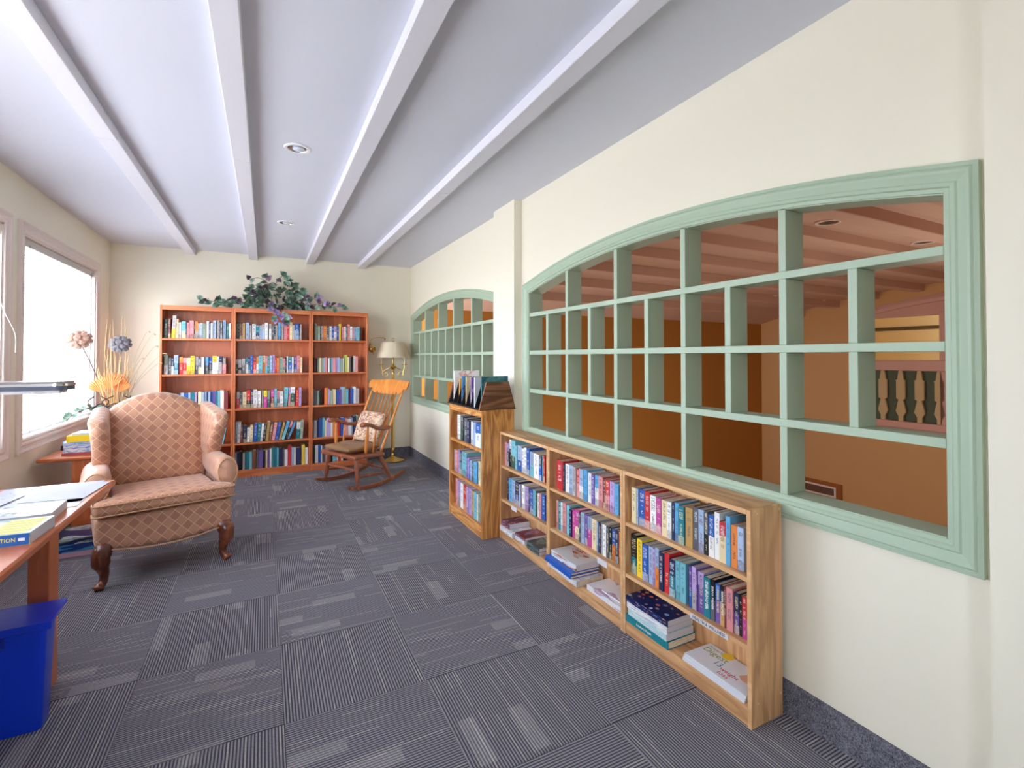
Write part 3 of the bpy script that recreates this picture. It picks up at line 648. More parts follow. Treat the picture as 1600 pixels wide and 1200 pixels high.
ROWS = {
'A1':'G -930 -902 202,U -896 -876 208,DY -868 -838 238 3,C -836 -808 204,W -808 -784 170,AC -780 -745 181,N -745 -735 176,I -734 -712 167,I -711 -674 192,K -672 -662 182,OD -660 -636 182,D -635 -616 163,P -615 -597 168,E -595 -564 164,W -559 -537 189,N -535 -523 184,W -522 -502 170,P -500 -472 200,D -463 -441 201,N -440 -432 191,M -431 -412 191,P -409 -381 207,T -375 -352 167,W -349 -333 172',
'B1':'G -280 -264 190,K -263 -249 185,Z -248 -234 185,U -233 -222 185,F -221 -197 180,P -190 -159 186,M -159 -152 176,D -151 -134 155,W -128 -93 171,TN -92 -58 161,P -57 -32 156,DP -31 -6 172,W -3 28 189,DW 38 64 179,M 67 91 174,K 92 106 174,D 107 125 163,S 133 157 197,N 158 167 191,D 169 184 181,I 189 223 165,R 224 244 198,C 247 279 204,D 282 302 171,BP 304 347 194,N 348 358 189,D 359 376 183',
'C1':'E 517 541 198,E 549 576 169,M 578 591 170,D 592 606 170,O 610 648 170,M 650 674 171,W 676 706 171,B 707 732 163,HW 733 761 172,B 762 789 177,Y 789 810 203,I 820 848 164,W 849 868 169,M 868 884 174,I 886 915 200,W 917 941 174,I 942 959 170,P 960 989 166,A 990 1025 171,K 1026 1035 158',
'A2':'EW -930 -897 202,M -889 -866 174,NW -865 -845 174,PT -843 -806 203,OR -797 -765 185,IR -763 -733 176,CY -732 -700 176,Y -699 -662 196,DM -661 -630 187,MC -629 -604 178,W -602 -577 183,SM -565 -538 184,BN -537 -504 179,YW -503 -460 195,W -459 -444 190,ND -442 -414 191,MI -409 -376 181',
'B2':'DK -285 -259 158,DK -258 -229 158,DM -224 -194 164,TW -193 -167 175,NT -166 -146 181,B -145 -119 202,UR -115 -86 192,OW -84 -64 182,A -63 -25 198,CO -24 3 199,IA 5 25 194,T 26 46 194,P 48 72 200,H 73 99 206,R 101 119 179,O 121 142 174,E 143 184 180,IM 187 207 164,N 208 222 181,W 223 235 192,TB 237 276 187,W 277 293 182,VB 294 328 188,I 329 360 199,C 362 385 178',
'C2':'U 515 535 173,K 536 548 169,E 549 568 169,C 570 592 174,E 594 616 174,P 617 632 174,I 633 656 179,W 666 684 171,T 685 698 167,P 699 721 171,I 722 751 176,H 751 776 176,P 777 798 176,EN 799 833 164,W 834 849 169,L 858 884 208,C 886 907 182,M 908 928 187,K 934 949 179,WF 951 980 196,I 981 1007 188',
'A3':'N -924 -894 197,G -892 -863 183,K -862 -844 178,U -840 -817 179,N -816 -784 184,P -782 -755 190,B -754 -718 185,P -717 -696 191,T -694 -661 191,H -659 -641 192,C -630 -599 197,P -595 -575 193,P -574 -553 193,N -552 -538 193,P -537 -518 194,B -517 -498 194,V -497 -470 199,T -469 -455 195,A -454 -430 200,W -430 -395 206,UO -393 -354 196',
'B3':'DR -274 -246 184,M -245 -217 179,C -215 -178 180,RK -177 -140 202,N -138 -111 197,W -110 -74 203,W -72 -39 187,E -29 -14 193,YX -10 24 188,EM 28 53 183,XU 62 96 195,A 98 124 206,IM 125 153 185,W 155 189 174,A 190 231 219 3,HI 239 261 214 2,WG 262 305 220 2,R 316 348 188 1,H 349 376 210 1',
'C3':'D 498 514 189,M 517 544 177,E 545 571 169,K 572 599 178,OR 626 664 200,H 668 689 183,E 690 718 171,C 720 757 180,B 763 788 172,V 789 817 176,P 818 847 207,E 848 868 207,A 869 897 182,NI 900 921 182,BX 922 955 183,W 957 985 205,DP 988 1023 184',
'B4':'P -286 -266 233 2,W -265 -237 228 2,U -234 -210 185,N -208 -175 185,W -174 -146 164 2,C -144 -115 186 2,B -111 -77 203 3,T -75 -40 204 4,W -40 -18 199 5,K -18 9 188 5,F 10 38 222 6,Z 40 68 200 7,I 71 102 201 9,B 105 141 202 10,F 144 167 202 14,SA 172 201 214 17,IK 205 228 214 19,S 231 254 209 21,WT 324 364 194 3,E 366 395 212 3',
'B5':'P -291 -266 195,N -265 -247 190,K -246 -212 201,D -209 -188 185,T -184 -148 191,A -147 -120 192,Z -117 -80 203,M -78 -55 204,V -53 -13 204,K -11 13 194,C 14 32 200,V 33 56 200,W 57 74 211,TL 75 106 223,T 107 129 224,A 130 146 218,N 147 185 208,M 187 204 203,W 206 239 186,R 240 277 232,P 279 302 210,W 303 324 204,N 326 373 194,YW 386 418 229,W 422 452 195',
'A4':'P -474 -453 179 6,W -451 -423 190 8,A -419 -393 180 9',
'C4':'M 498 512 193,D 514 546 202,N 549 570 198,B 571 607 220,A 608 634 229,C 636 652 195,H 654 696 221,W 698 720 205,O 722 758 197,R 767 803 206,B 809 857 215,I 861 889 207,W 894 930 199,P 932 948 204,N 952 986 226,E 988 1017 236,A 1049 1074 193,E 1077 1109 202',
'C5':'K 500 527 209,W 529 563 210,B 564 591 206,W 593 607 203,M 612 643 194,I 644 665 199,K 671 707 195,A 724 764 179,W 772 782 175,R 784 803 176,C 817 842 172,N 846 897 172',
'D1':'I 3204 3176 169,HM 3174 3139 164,WK 3137 3106 197,AG 3105 3042 198,A 3041 3009 168,PB 3007 2948 176,W 2946 2913 164,W 2911 2864 175,B 2862 2820 183,PA 2819 2766 164,W 2764 2697 162,MB 2695 2661 159,A 2659 2639 164,R 2637 2617 169',
'D2':'N 3147 3125 159,S 3124 3071 164,P 3069 3023 162,NB 3021 2964 167,P 2962 2939 155,U 2937 2925 157,W 2923 2882 163,H 2881 2837 161,N 2836 2813 159,B 2811 2768 158,A 2766 2736 165,G 2735 2720 161,W 2719 2695 154,I 2693 2665 162,B 2663 2618 166',
'E1':'R 2480 2412 173,N 2410 2396 159,W 2393 2355 165,P 2353 2314 167,D 2313 2282 165,RI 2280 2253 160,PW 2251 2216 166,S 2206 2171 171,W 2168 2136 161,V 2133 2108 160,SW 2107 2075 162,I 2074 2039 163,U 2038 2014 158,RI 2013 1980 160,H 1978 1943 158,S 1941 1909 156',
'E2':'I 2488 2469 172,T 2467 2440 175,W 2438 2418 173,I 2417 2385 176,A 2382 2348 170,N 2346 2324 157,X 2323 2296 159,XC 2294 2254 172,M 2253 2232 160,P 2231 2200 173,V 2199 2179 171,PX 2178 2141 166,C 2139 2096 164,P 2095 2081 162,N 2079 2058 161,D 2057 2038 163,W 2037 2010 165,M 2009 1989 164,K 1988 1970 166,BO 1967 1938 165,NK 1937 1915 166,O 1914 1903 165',
'F1':'C 1809 1778 170,P 1777 1765 169,B 1763 1723 171,R 1721 1690 172,W 1688 1650 162,X 1648 1616 163,C 1614 1580 161,W 1579 1556 163,N 1555 1540 165,S 1539 1516 167,T 1515 1482 162,F 1479 1441 166,M 1439 1413 178,P 1412 1385 175,MK 1384 1364 177,BW 1363 1336 168,W 1334 1310 186,RC 1309 1279 157,S 1277 1257 188,O 1256 1231 160,P 1230 1203 161',
'F2':'KT 1821 1783 187,Y 1777 1742 179,B 1740 1702 168,P 1700 1674 170,H 1673 1658 169,PO 1657 1633 180,N 1631 1604 169,R 1601 1572 176,NT 1570 1537 161,A 1535 1511 167,A 1509 1479 169,VB 1461 1446 170,HD 1445 1425 176,V 1424 1417 167,HV 1416 1386 166,T 1384 1352 160,KM 1351 1333 162,BV 1331 1309 152,KF 1308 1288 155,U 1287 1279 161,I 1276 1248 163,NV 1247 1225 154,K 1225 1213 152,RX 1211 1192 155',
'T1':'W 3791 3724 202,MG 3721 3669 197,K 3667 3651 192,M 3646 3578 190,N 3575 3521 182,W 3493 3462 179,P 3460 3403 177,BW 3400 3309 179,A 3308 3268 181',
'T2':'D 3875 3834 176,I 3832 3771 180,H 3769 3744 184,NT 3741 3699 189,A 3695 3594 192,V 3592 3571 162,H 3568 3538 161,B 3537 3510 157,P 3507 3469 156,M 3468 3436 155,S 3430 3366 161,C 3341 3303 181,E 3300 3278 174',
'T3':'I 3832 3785 219,HD 3781 3726 213,W 3724 3665 206,R 3660 3587 207,H 3583 3543 208,H 3540 3483 205,F 3481 3430 199,A 3426 3374 207,W 3372 3344 201,E 3342 3297 196,R 3295 3281 184',
}
ORD = ['first', 'second', 'third', 'fourth', 'fifth', 'sixth', 'seventh', 'eighth', 'ninth', 'tenth', 'eleventh', 'twelfth', 'thirteenth', 'fourteenth', 'fifteenth', 'sixteenth', 'seventeenth', 'eighteenth', 'nineteenth', 'twentieth', 'twenty-first', 'twenty-second', 'twenty-third', 'twenty-fourth', 'twenty-fifth', 'twenty-sixth', 'twenty-seventh', 'twenty-eighth', 'twenty-ninth', 'thirtieth', 'thirty-first', 'thirty-second']
# unit book: x across the spine, y from spine to fore edge, z height
def cover_b(b): return b.box(0, .07, 0, 1, 0, 1).box(.93, 1, 0, 1, 0, 1).box(.07, .93, 0, .03, 0, 1)
_a = cover_b(B()); _a.mi = 1; _a.box(.07, .93, .03, .97, .012, .985)
proto_far = _a.build('book', [BOOK, PAPER]); FAR_ME = proto_far.data; bpy.data.objects.remove(proto_far)
_c = cover_b(B()).build('book', BOOK); COV_ME = _c.data; bpy.data.objects.remove(_c)
_c = B().box(.07, .93, .03, .97, .012, .985).build('page_block', PAPER); PG_ME = _c.data; bpy.data.objects.remove(_c)
def rgb(c, j=0):
    q = sr(*PAL[c][1]); k = 1 + j; return tuple(min(1, x * k) for x in q[:3]) + (1,)
def set_cols(o, cc, spl):
    j = random.uniform(-.12, .12); o.color = rgb(cc[0], j); o['col2'] = list(rgb(cc[-1], j)[:3]); o['spl'] = spl
    return o
SH = {'A': 'left tall cherry case', 'B': 'middle tall cherry case', 'C': 'right tall cherry case', 'D': 'far low oak case', 'E': 'middle low oak case', 'F': 'near low oak case', 'T': 'narrow oak case'}
LV = {'1': 'top', '2': 'second', '3': 'third', '4': 'fourth', '5': 'bottom'}
STUFF = {'A3', 'A4', 'B5', 'C2', 'C3', 'C4', 'C5'}
stuff = B(); stuff_cols = []; BOOKS = {}
def shelf_z(k):
    c, l = k[0], int(k[1]) - 1
    return (BSH if c in 'ABC' else TSH if c == 'T' else LSH)[l]
def words(cc): return PAL[cc][0] if len(cc) == 1 else PAL[cc[0]][0] + '-topped ' + PAL[cc[1]][0]
for key, row in ROWS.items():
    back = key[0] in 'ABC'; z = shelf_z(key); ents = [e.split() for e in row.split(',')]
    if not back:
        i0, i1 = {'D': (3.184, 2.552), 'E': (2.509, 1.862), 'F': (1.819, 1.171), 'T': (3.88, 3.232)}[key[0]]
        r0, r1 = int(ents[0][1]) / 1000, int(ents[-1][2]) / 1000; t0, t1 = min(r0, i0), max(r1, i1)
        fit = lambda q: t0 + (q - r0) / (r1 - r0) * (t1 - t0)
    for n, e in enumerate(ents):
        cc, u, v, h = e[0], int(e[1]) / 1000, int(e[2]) / 1000, int(e[3]) / 1000
        if not back: u, v = fit(u), fit(v)
        lean = radians(int(e[4])) if len(e) > 4 else 0
        h *= .985; h = min(h, (.345 if back else .232 if key[0] in 'DEF' else .25))
        wd = abs(v - u) - .0006; spl = random.choice((.42, .5, .58, .66)) if len(cc) == 2 else 2.0
        if key in STUFF:
            d = random.uniform(.115, .15); y0 = 6.087 + random.uniform(-.006, .008)
            k0 = len(stuff.f); b = B(); cover_b(b); b.box(.07, .93, .03, .97, .012, .985)
            vs_ = []
            for (x, y, q) in b.v:
                X_ = u + x * wd + sin(lean) * q * h; vs_.append((X_, y0 + y * d, z + .0008 + q * h * cos(lean) + (1 - x) * wd * sin(lean)))
            stuff.add(vs_, b.f); stuff_cols += [(cc[0], cc[-1], spl, i) for i in range(len(b.f))]
            continue
        ord_ = ORD[n]; near = not back
        kind = 'paperback' if wd < .034 else 'thick book'
        lab = '%s%s %s, %s from left on %s shelf of %s' % ('leaning ' if lean > .1 else '', words(cc), kind, ord_, LV[key[1]], SH[key[0]])
        o = link_mesh('book', COV_ME if near else FAR_ME)
        tag(o, lab, 'book', 'books on the %s shelf of the %s' % (LV[key[1]], SH[key[0]])); set_cols(o, cc, spl)
        d = random.uniform(.110, .126) if key[0] in 'DEF' else random.uniform(.13, .17)
        o.scale = (wd, d, h)
        if back:
            o.location = (u, 6.087 + random.uniform(-.006, .008), z + .0006 + wd * sin(lean)); o.rotation_euler = (0, lean, 0)
        else:
            xs = {'D': 1.572, 'E': 1.574, 'F': 1.570, 'T': 1.428}[key[0]] + random.uniform(-.004, .004)
            o.location = (xs, u, z + .0006); o.rotation_euler = (0, 0, -pi / 2)
            p = link_mesh('page_block', PG_ME, o)
        BOOKS[key, n] = o
# the far, small books of the lower cherry shelves: past the limit, one object
pal_ids = {}; mats_ = []
for a, b2, spl, i in stuff_cols:
    for c in (a, b2):
        if c not in pal_ids: pal_ids[c] = len(mats_); mats_.append(plain(PAL[c][0] + ' small book cover', rgb(c), .5))
pid = len(mats_); mats_.append(PAPER)
nf = 24
stuff.m = [(pid if i >= 18 else pal_ids[a if (i // 6 != 0) else b2]) for a, b2, spl, i in stuff_cols]
tag(stuff.build('shelved_books', mats_), 'rows of small books on the lower shelves of the tall cherry bookcases', 'books', None, 'stuff')
# lettering that can be read on the spines of the near case
def spine_text(key, n, body, size, m, zc_=.5, xs=1.0):
    o = BOOKS[key, n]; s = o.scale
    t = text(body, size, m, o, Matrix.Identity(4), 'spine_lettering', .0002, xs=1)
    # spine plane is local y=0, text runs down the spine
    M = Matrix(((0, 1 / s.x, 0, .5), (0, 0, -1 / s.y, -.004), (-1 / s.z * xs, 0, 0, zc_), (0, 0, 0, 1)))
    t.matrix_local = M
for n, m in ((15, WHITE), (16, WHITE), (17, GOLD), (18, WHITE)): spine_text('F2', n, 'DIANA PALMER', .0135 if n != 15 else .016, m, .56, .95)
spine_text('F2', 6, 'VICTIMS', .013, WHITE, .4)

# ---------------------------------------------------------------- books and magazines lying flat
def flat_book(name, lab, cat, loc, rz, w, d, h, cmat, parts=True, spine_mat=None, group=None, hard=True):
    """w across (x), d deep (y), lying; spine on the local -y side"""
    r = empty(name, loc, rz, lab, cat, group); t = .0022 if hard else .0008; e = .003 if hard else 0
    b = B().box(0, w, 0, d, 0, t).box(0, w, 0, d, h - t, h).box(0, w, 0, .0035, t, h - t)
    b.build('cover', cmat, r)
    B().box(e, w - e, .0035, d - e, t, h - t).build('page_block', PAPER if hard else WPAPER, r)
    if spine_mat: B().box(.002, w - .002, -.0008, .0002, .001, h - .001).build('spine_panel', spine_mat, r)
    return r
# right-hand cases: spine faces the room (-X), so rotate -90 degrees; location is the far front corner
def flat_r(lab, x, yfar, z, w, d, h, cmat, **k): return flat_book('book' if k.pop('bk', True) else 'magazine', lab, k.pop('cat', 'book'), (x, yfar, z + .0007), -pi / 2 + k.pop('tw', 0), w, d, h, cmat, **k)
tealc = plain('teal cloth cover', sr(20, 132, 146), .5); palec = cover_art('pale aqua cover', sr(188, 220, 226), [sr(150, 205, 180), sr(236, 240, 240), sr(120, 180, 215)], 6)
whitec = cover_art('white printed cover', sr(236, 236, 238), [sr(236, 236, 238), sr(210, 214, 224), sr(150, 170, 200)], 7); flor = flowers()
z = LSH[2]
o = flat_r('thick teal hardback at the bottom of the stack in the near low oak case', 1.533, 1.812, z, .266, .168, .034, tealc, tw=.01, group='flat stack in the near low oak case')
text("Reader's Digest", .015, WHITE, o, frame((.12, -.0006, .017), (1, 0, 0), (0, 0, 1)), 'spine_lettering')
flat_r('pale aqua picture book lying on the teal hardback', 1.536, 1.800, z + .0348, .248, .158, .030, palec, hard=False, tw=-.015, group='flat stack in the near low oak case')
flat_r('white cookbook lying second from the top above the teal hardback', 1.535, 1.806, z + .0656, .250, .158, .028, whitec, hard=False, tw=.02, group='flat stack in the near low oak case')
flat_r('dark blue flowered book on top of the stack in the near low oak case', 1.534, 1.812, z + .0944, .262, .158, .026, flor, hard=False, tw=.015, group='flat stack in the near low oak case')
# digest magazines
for i in range(3):
    m = flat_r(['lowest white magazine of the three lying by the near oak end panel', 'middle white magazine of the three lying by the near oak end panel', 'top white magazine with yellow roundel about weight loss'][i], 1.545 + .002 * i, 1.474 - .004 * i, z + .0107 * i, .288, .150, .0100, plain('glossy white cover', sr(226, 230, 238), .3), hard=False, bk=False, cat='magazine', tw=.008 * (1 - i), group='white magazines in the near low oak case')
top = frame((0, 0, .0101), (1, 0, 0), (0, 1, 0))
def on(m, body, size, mt, x, y, xs=1): text(body, size, mt, m, frame((x, y, .0102), (1, 0, 0), (0, 1, 0)), 'lettering', .0001, 'LEFT', xs)
on(m, "Reader's", .018, GRNI, .015, .130); on(m, 'Digest', .044, GRNI, .012, .102); on(m, '13', .042, TEALI, .095, .062, .9)
on(m, 'weight', .030, REDI, .135, .050); on(m, 'loss', .030, REDI, .145, .024)
B().turn((.10, .135, .0100), [(.024, 0), (.024, .0003)], 24).build('roundel', plain('yellow roundel', sr(240, 205, 40), .4), m)
b = B(); b.prism([(.20, .075), (.215, .062), (.245, .06), (.283, .07), (.283, .12), (.25, .13), (.215, .115)], lambda u, v, q: (u, v, q), .0100, .0102); b.build('cover_photo', cover_art('portrait photo print', sr(222, 172, 140), [sr(120, 72, 48), sr(226, 178, 148), sr(240, 214, 196)], 4), m)
# middle case
bluec = cover_art('royal blue cover', sr(34, 96, 196), [sr(20, 60, 150), sr(34, 96, 196), sr(90, 150, 220)], 4)
flat_r('white ring binder at the bottom of the stack in the middle low oak case', 1.522, 2.506, z, .315, .18, .032, whitec, tw=-.03, group='flat stack in the middle low oak case')
flat_r('thin royal blue hardback lying on the white ring binder', 1.503, 2.507, z + .033, .285, .19, .015, bluec, tw=-.03, group='flat stack in the middle low oak case')
flat_r('darker blue hardback under the white food cookbook', 1.506, 2.505, z + .049, .28, .19, .014, bluec, tw=-.02, group='flat stack in the middle low oak case')
food = cover_art('white cover with food photograph', sr(226, 230, 232), [sr(120, 130, 110), sr(228, 230, 232), sr(190, 100, 40), sr(110, 50, 24)], 3.5)
flat_r('thick white cookbook with a food photograph on its cover', 1.535, 2.485, z + .064, .258, .158, .034, food, hard=False, group='flat stack in the middle low oak case')
mauve = cover_art('white cover with mauve corner', sr(232, 232, 238), [sr(150, 90, 160), sr(232, 232, 238)], 2.5, thr=.55)
flat_r('white brochure stack lying right of the blue hardbacks', 1.552, 2.150, z, .285, .150, .028, mauve, hard=False, bk=False, cat='magazine', group='flat stack in the middle low oak case')
flat_r('thin white leaflet lying on the white brochure stack', 1.575, 2.05, z + .0286, .19, .12, .006, mauve, hard=False, bk=False, cat='magazine', group='flat stack in the middle low oak case')
# far case
darkart = cover_art('dark purple pictorial cover', sr(96, 50, 72), [sr(50, 30, 60), sr(210, 160, 200), sr(120, 60, 50), sr(40, 50, 110)], 5)
portr = cover_art('red and violet portrait cover', sr(120, 50, 60), [sr(40, 40, 80), sr(140, 150, 200), sr(130, 40, 50), sr(220, 140, 110)], 4)
greyart = cover_art('grey green pictorial cover', sr(70, 84, 84), [sr(30, 36, 40), sr(120, 140, 140), sr(60, 80, 90)], 4)
flat_r('pale grey magazine pile under the purple paperback in the far low oak case', 1.526, 3.180, z, .205, .17, .034, whitec, hard=False, bk=False, cat='magazine', tw=-.02, group='flat piles in the far low oak case')
flat_r('purple paperback lying on the pale grey magazine pile', 1.535, 3.170, z + .035, .125, .165, .036, darkart, group='flat piles in the far low oak case', hard=False)
flat_r('thick white magazine pile in the middle of the far low oak case', 1.540, 2.962, z, .135, .165, .030, whitec, hard=False, bk=False, cat='magazine', group='flat piles in the far low oak case')
flat_r('red and violet portrait magazine on the middle pile', 1.535, 2.956, z + .0308, .140, .17, .018, portr, hard=False, bk=False, cat='magazine', group='flat piles in the far low oak case')
flat_r('lower cream paperback at the right end of the far low oak case', 1.535, 2.790, z, .155, .12, .022, greyart, hard=False, group='flat piles in the far low oak case')
flat_r('upper paperback with a grey green cover at the right end', 1.538, 2.792, z + .0228, .155, .12, .022, greyart, hard=False, group='flat piles in the far low oak case')
# ---------------------------------------------------------------- magazine rack on the narrow oak case
rk = empty('magazine_rack', (1.5275, 3.555, .9285), 0, 'magazine rack with walnut ends and black dividers on the narrow oak case', 'rack')
trap = [(-.150, 0), (.145, 0), (.088, .205), (-.092, .205)]
for y in (-.345, .325): B().prism(trap, lambda u, v, q: (u, q, v), y, y + .02).build('end_panel', WAL, rk)
B().box(-.145, .14, -.325, .325, 0, .012).build('base', BLACK, rk)
d0 = None
for i in range(7):
    y = -.325 + .0935 * (i + .5) + .03
    if d0 is None: d0 = B().prism([(-.146, .012), (.135, .012), (.085, .185), (-.092, .185)], lambda u, v, q: (u, q, v), -.003, .003).build('divider', BLACK, rk, (0, y, 0))
    elif y < .32: link_mesh('divider', d0.data, rk, (0, y, 0))
mags = [(3.262, .215, .232, cover_art('dark teal magazine', sr(40, 100, 110), [sr(40, 100, 110), sr(90, 150, 150)], 3), 'dark teal magazine in the nearest pocket of the black magazine rack', -.005),
        (3.345, .205, .222, plain('grey white magazine', sr(214, 216, 222), .4), 'grey white magazine in the second pocket of the black magazine rack', -.03),
        (3.430, .20, .22, cover_art('violet magazine', sr(130, 90, 170), [sr(130, 90, 170), sr(230, 230, 236)], 4), 'violet and white magazine in the third pocket of the black magazine rack', -.025),
        (3.520, .21, .222, cover_art('cream magazine', sr(226, 206, 160), [sr(120, 130, 80), sr(226, 206, 160), sr(200, 90, 60)], 4), 'cream and green magazine in the fourth pocket of the black magazine rack', -.025),
        (3.615, .205, .222, cover_art('blue magazine', sr(80, 150, 200), [sr(80, 150, 200), sr(30, 60, 130), sr(235, 236, 240)], 4), 'sky blue magazine in the fifth pocket of the black magazine rack', -.025),
        (3.705, .21, .20, plain('orange leaflet', sr(240, 170, 70), .5), 'orange leaflet in the sixth pocket of the black magazine rack', -.01),
        (3.806, .225, .262, cover_art('white poster magazine', sr(240, 240, 240), [sr(240, 240, 240), sr(240, 240, 240), sr(220, 110, 100)], 3), 'tall white magazine in the farthest pocket of the black magazine rack', -.012)]
for y, w_, h, m, lab, dx in mags:
    r = empty('magazine', (1.5275 + dx, y, .9412), 0, lab, 'magazine', 'magazines in the rack')
    B().box(-w_ / 2, w_ / 2, -.008, -.0068, .0005, h).box(-w_ / 2, w_ / 2, .0068, .008, .0005, h).box(-w_ / 2, -w_ / 2 + .0012, -.0068, .0068, .0005, h).build('cover', m, r)
    B().box(-w_ / 2 + .0012, w_ / 2 - .002, -.0068, .0068, .002, h - .002).build('page_block', WPAPER, r)

# ================================================================ wing chair
wc = empty('wing_chair', (-.5216, 3.6013, 0), radians(15.3), 'copper brown damask wing chair with cabriole legs between the tables', 'chair')
def base_fn(x, y, z):
    if z < 0: z -= .05 * (1 - (x / .345) ** 2) * max(0, min(1, (-y + .1) / .3))
    return x, y, z
B().rbox((0, .255, .320), (.343, .283, .080), .028, 7, base_fn).build('seat_rail', DAM, wc, None, True)
def cush_fn(x, y, z):
    yy = y + .19; k = max(0, min(1, (yy - .03) / .05)); x = x * (1 - .26 * k)
    if z > 0: z += .022 * (1 - (x / .36) ** 2) * (1 - (y / .26) ** 2)
    return x, y, z
B().rbox((0, .185, .451), (.352, .245, .040), .032, 8, cush_fn).build('seat_cushion', DAM, wc, None, True)
def rim(hx, y0, y1, z, r=.03):
    P = []
    for cx, cy, a0 in ((hx - r, y0 + r, -pi / 2), (hx - r, .02, 0)):
        P += [(cx + r * cos(a0 + pi / 2 * i / 4), cy + r * sin(a0 + pi / 2 * i / 4), z) for i in range(5)]
    return [(-x, y, z) for x, y, z in P[::-1]] + P
for z in (.480, .421): B().tube(rim(.354, -.064, .05, z), .0045, 8).build('piping', PIPING, wc, None, True)
B().tube([(-.338 + .676 * i / 16, -.033, .240 - .05 * (1 - (-1 + 2 * i / 16) ** 2)) for i in range(17)], .005, 8).build('piping', PIPING, wc, None, True)
def back_fn(x, y, z):
    zt = 1.07 - .095 * (x / .25) ** 2; v = (z + .31) / .62; Z = .44 + v * (zt - .44)
    y = y + .085 * v - (.035 * (1 - (x / .29) ** 2) * sin(pi * min(1, v)) if y < 0 else 0)
    return x, y, Z - .75
B().rbox((0, .515, .75), (.285, .065, .31), .055, 8, back_fn).build('backrest', DAM, wc, None, True)
def interp(t, P):
    for (a, b_), (c, d) in zip(P, P[1:]):
        if t <= c: return b_ + (d - b_) * (t - a) / (c - a)
    return P[-1][1]
for s_ in (-1, 1):
    def wing_fn(x, y, z, s_=s_):
        v = z / .19; u = (y + .15) / .30
        yf = interp(v, [(-1, .33), (-.6, .27), (0, .20), (.5, .175), (.85, .21), (1, .27)]); yb = interp(v, [(-1, .56), (0, .60), (1, .635)])
        Y = yf + (yb - yf) * u; Z = .81 + .185 * v - .055 * (1 - u) * max(0, v)
        X = x * (1 - .25 * (1 - abs(v)) * 0) + s_ * (.305 + .022 * max(0, v + .4) * (1 - u) - .012 * u)
        return X, Y, Z
    B().rbox((0, 0, 0), (.046, .15, .19), .040, 6, wing_fn).build('wing', DAM, wc, None, True)
    def arm_fn(x, y, z, s_=s_):
        v = (y + .26) / .52; d = 1 - .10 * v
        lo_ = max(0, -z / .1)
        X = x * d * (1 - .28 * lo_ * lo_) + s_ * (.337 - .012 * v + .018 * (z > 0) * 0); Z = z * d + .558 - .010 * (1 - v) + (.022 * (x * -s_) / .07)
        return X, y + .32, Z
    B().rbox((0, 0, 0), (.074, .26, .104), .066, 6, arm_fn).build('arm_roll', SATIN, wc, None, True)
    B().rbox((s_ * .318, .33, .475), (.034, .235, .085), .02, 4).build('arm_panel', DAM, wc, None, True)
    B().tube([(s_ * .336 + .058 * cos(t), .0665 + .004 * sin(t), .555 + .085 * sin(t)) for t in [2 * pi * i / 22 for i in range(22)]], .004, 6, closed=True).build('piping', PIPING, wc, None, True)
    B().tube(spline([(s_ * .27, .03, .262), (s_ * .305, -.012, .215), (s_ * .312, -.018, .16), (s_ * .296, .004, .085), (s_ * .300, .0, .04), (s_ * .318, -.018, .018), (s_ * .324, -.026, .008)], 5), [.040] * 4 + [.047] * 4 + [.044] * 4 + [.034, .030, .027, .025, .023] + [.021] * 5 + [.021, .022, .024, .026, .028] + [.027, .026, .024, .018][:4], 12).build('leg', MAH, wc, None, True)
    B().tube(spline([(s_ * .265, .50, .26), (s_ * .27, .54, .14), (s_ * .285, .61, .004)], 5), [.027] * 4 + [.022] * 4 + [.018] * 3, 10).build('leg', MAH, wc, None, True)

# ================================================================ rocking chair  (local x: forward, y: toward the camera side)
ry = atan2(-.41269, -.91087)
rc = empty('rocking_chair', (.730, 4.890, 0), ry, 'honey maple spindle back rocking chair before the right tall bookcase', 'chair')
for b0 in (0.0, -.583):
    pts = [(.012 - .69 * i / 18, b0, .018 + .45 * (.012 - .69 * i / 18 + .25) ** 2) for i in range(19)]
    B().sweep(pts, [(-.014, -.016), (.014, -.016), (.017, 0), (.014, .016), (-.014, .016), (-.017, 0)], scale=[.7, .9] + [1] * 15 + [.9, .7]).build('rocker', MAPD, rc, None, 50)
TURN = [(0, .013), (.06, .017), (.10, .013), (.13, .019), (.30, .024), (.42, .020), (.45, .024), (.48, .019), (.52, .022), (.75, .024), (.92, .016), (1, .013)]
zr_ = lambda a: .018 + .45 * (a + .25) ** 2 + .012
for b0, bi in ((0.0, -.055), (-.583, -.528)):
    B().lathe((-.100, b0, zr_(-.1)), (-.112, bi, .335), TURN).build('leg', MAPD, rc, None, True)
    B().lathe((-.485, b0, zr_(-.485)), (-.385, bi, .318), TURN).build('leg', MAPD, rc, None, True)
ST = [(0, .008), (.12, .011), (.5, .015), (.88, .011), (1, .008)]
for p, q in (((-.105, -.022, .19), (-.105, -.561, .19)), ((-.105, -.03, .13), (-.45, -.025, .115)), ((-.105, -.553, .13), (-.45, -.558, .115)), ((-.45, -.02, .15), (-.45, -.563, .15))):
    B().lathe(p, q, ST, 10).build('stretcher', MAPD, rc, None, True)
def seat_fn(x, y, z):
    t = (x + .18) / .36
    return x, y * (.93 + .07 * t), z - .02 * (1 - t) - (.012 * max(0, t - .8) / .2)
B().rbox((-.235, -.29, .333), (.185, .312, .020), .014, 6, seat_fn).build('seat', MAPD, rc, None, 60)
dirb = Vector((-.287, 0, .624)).normalized()
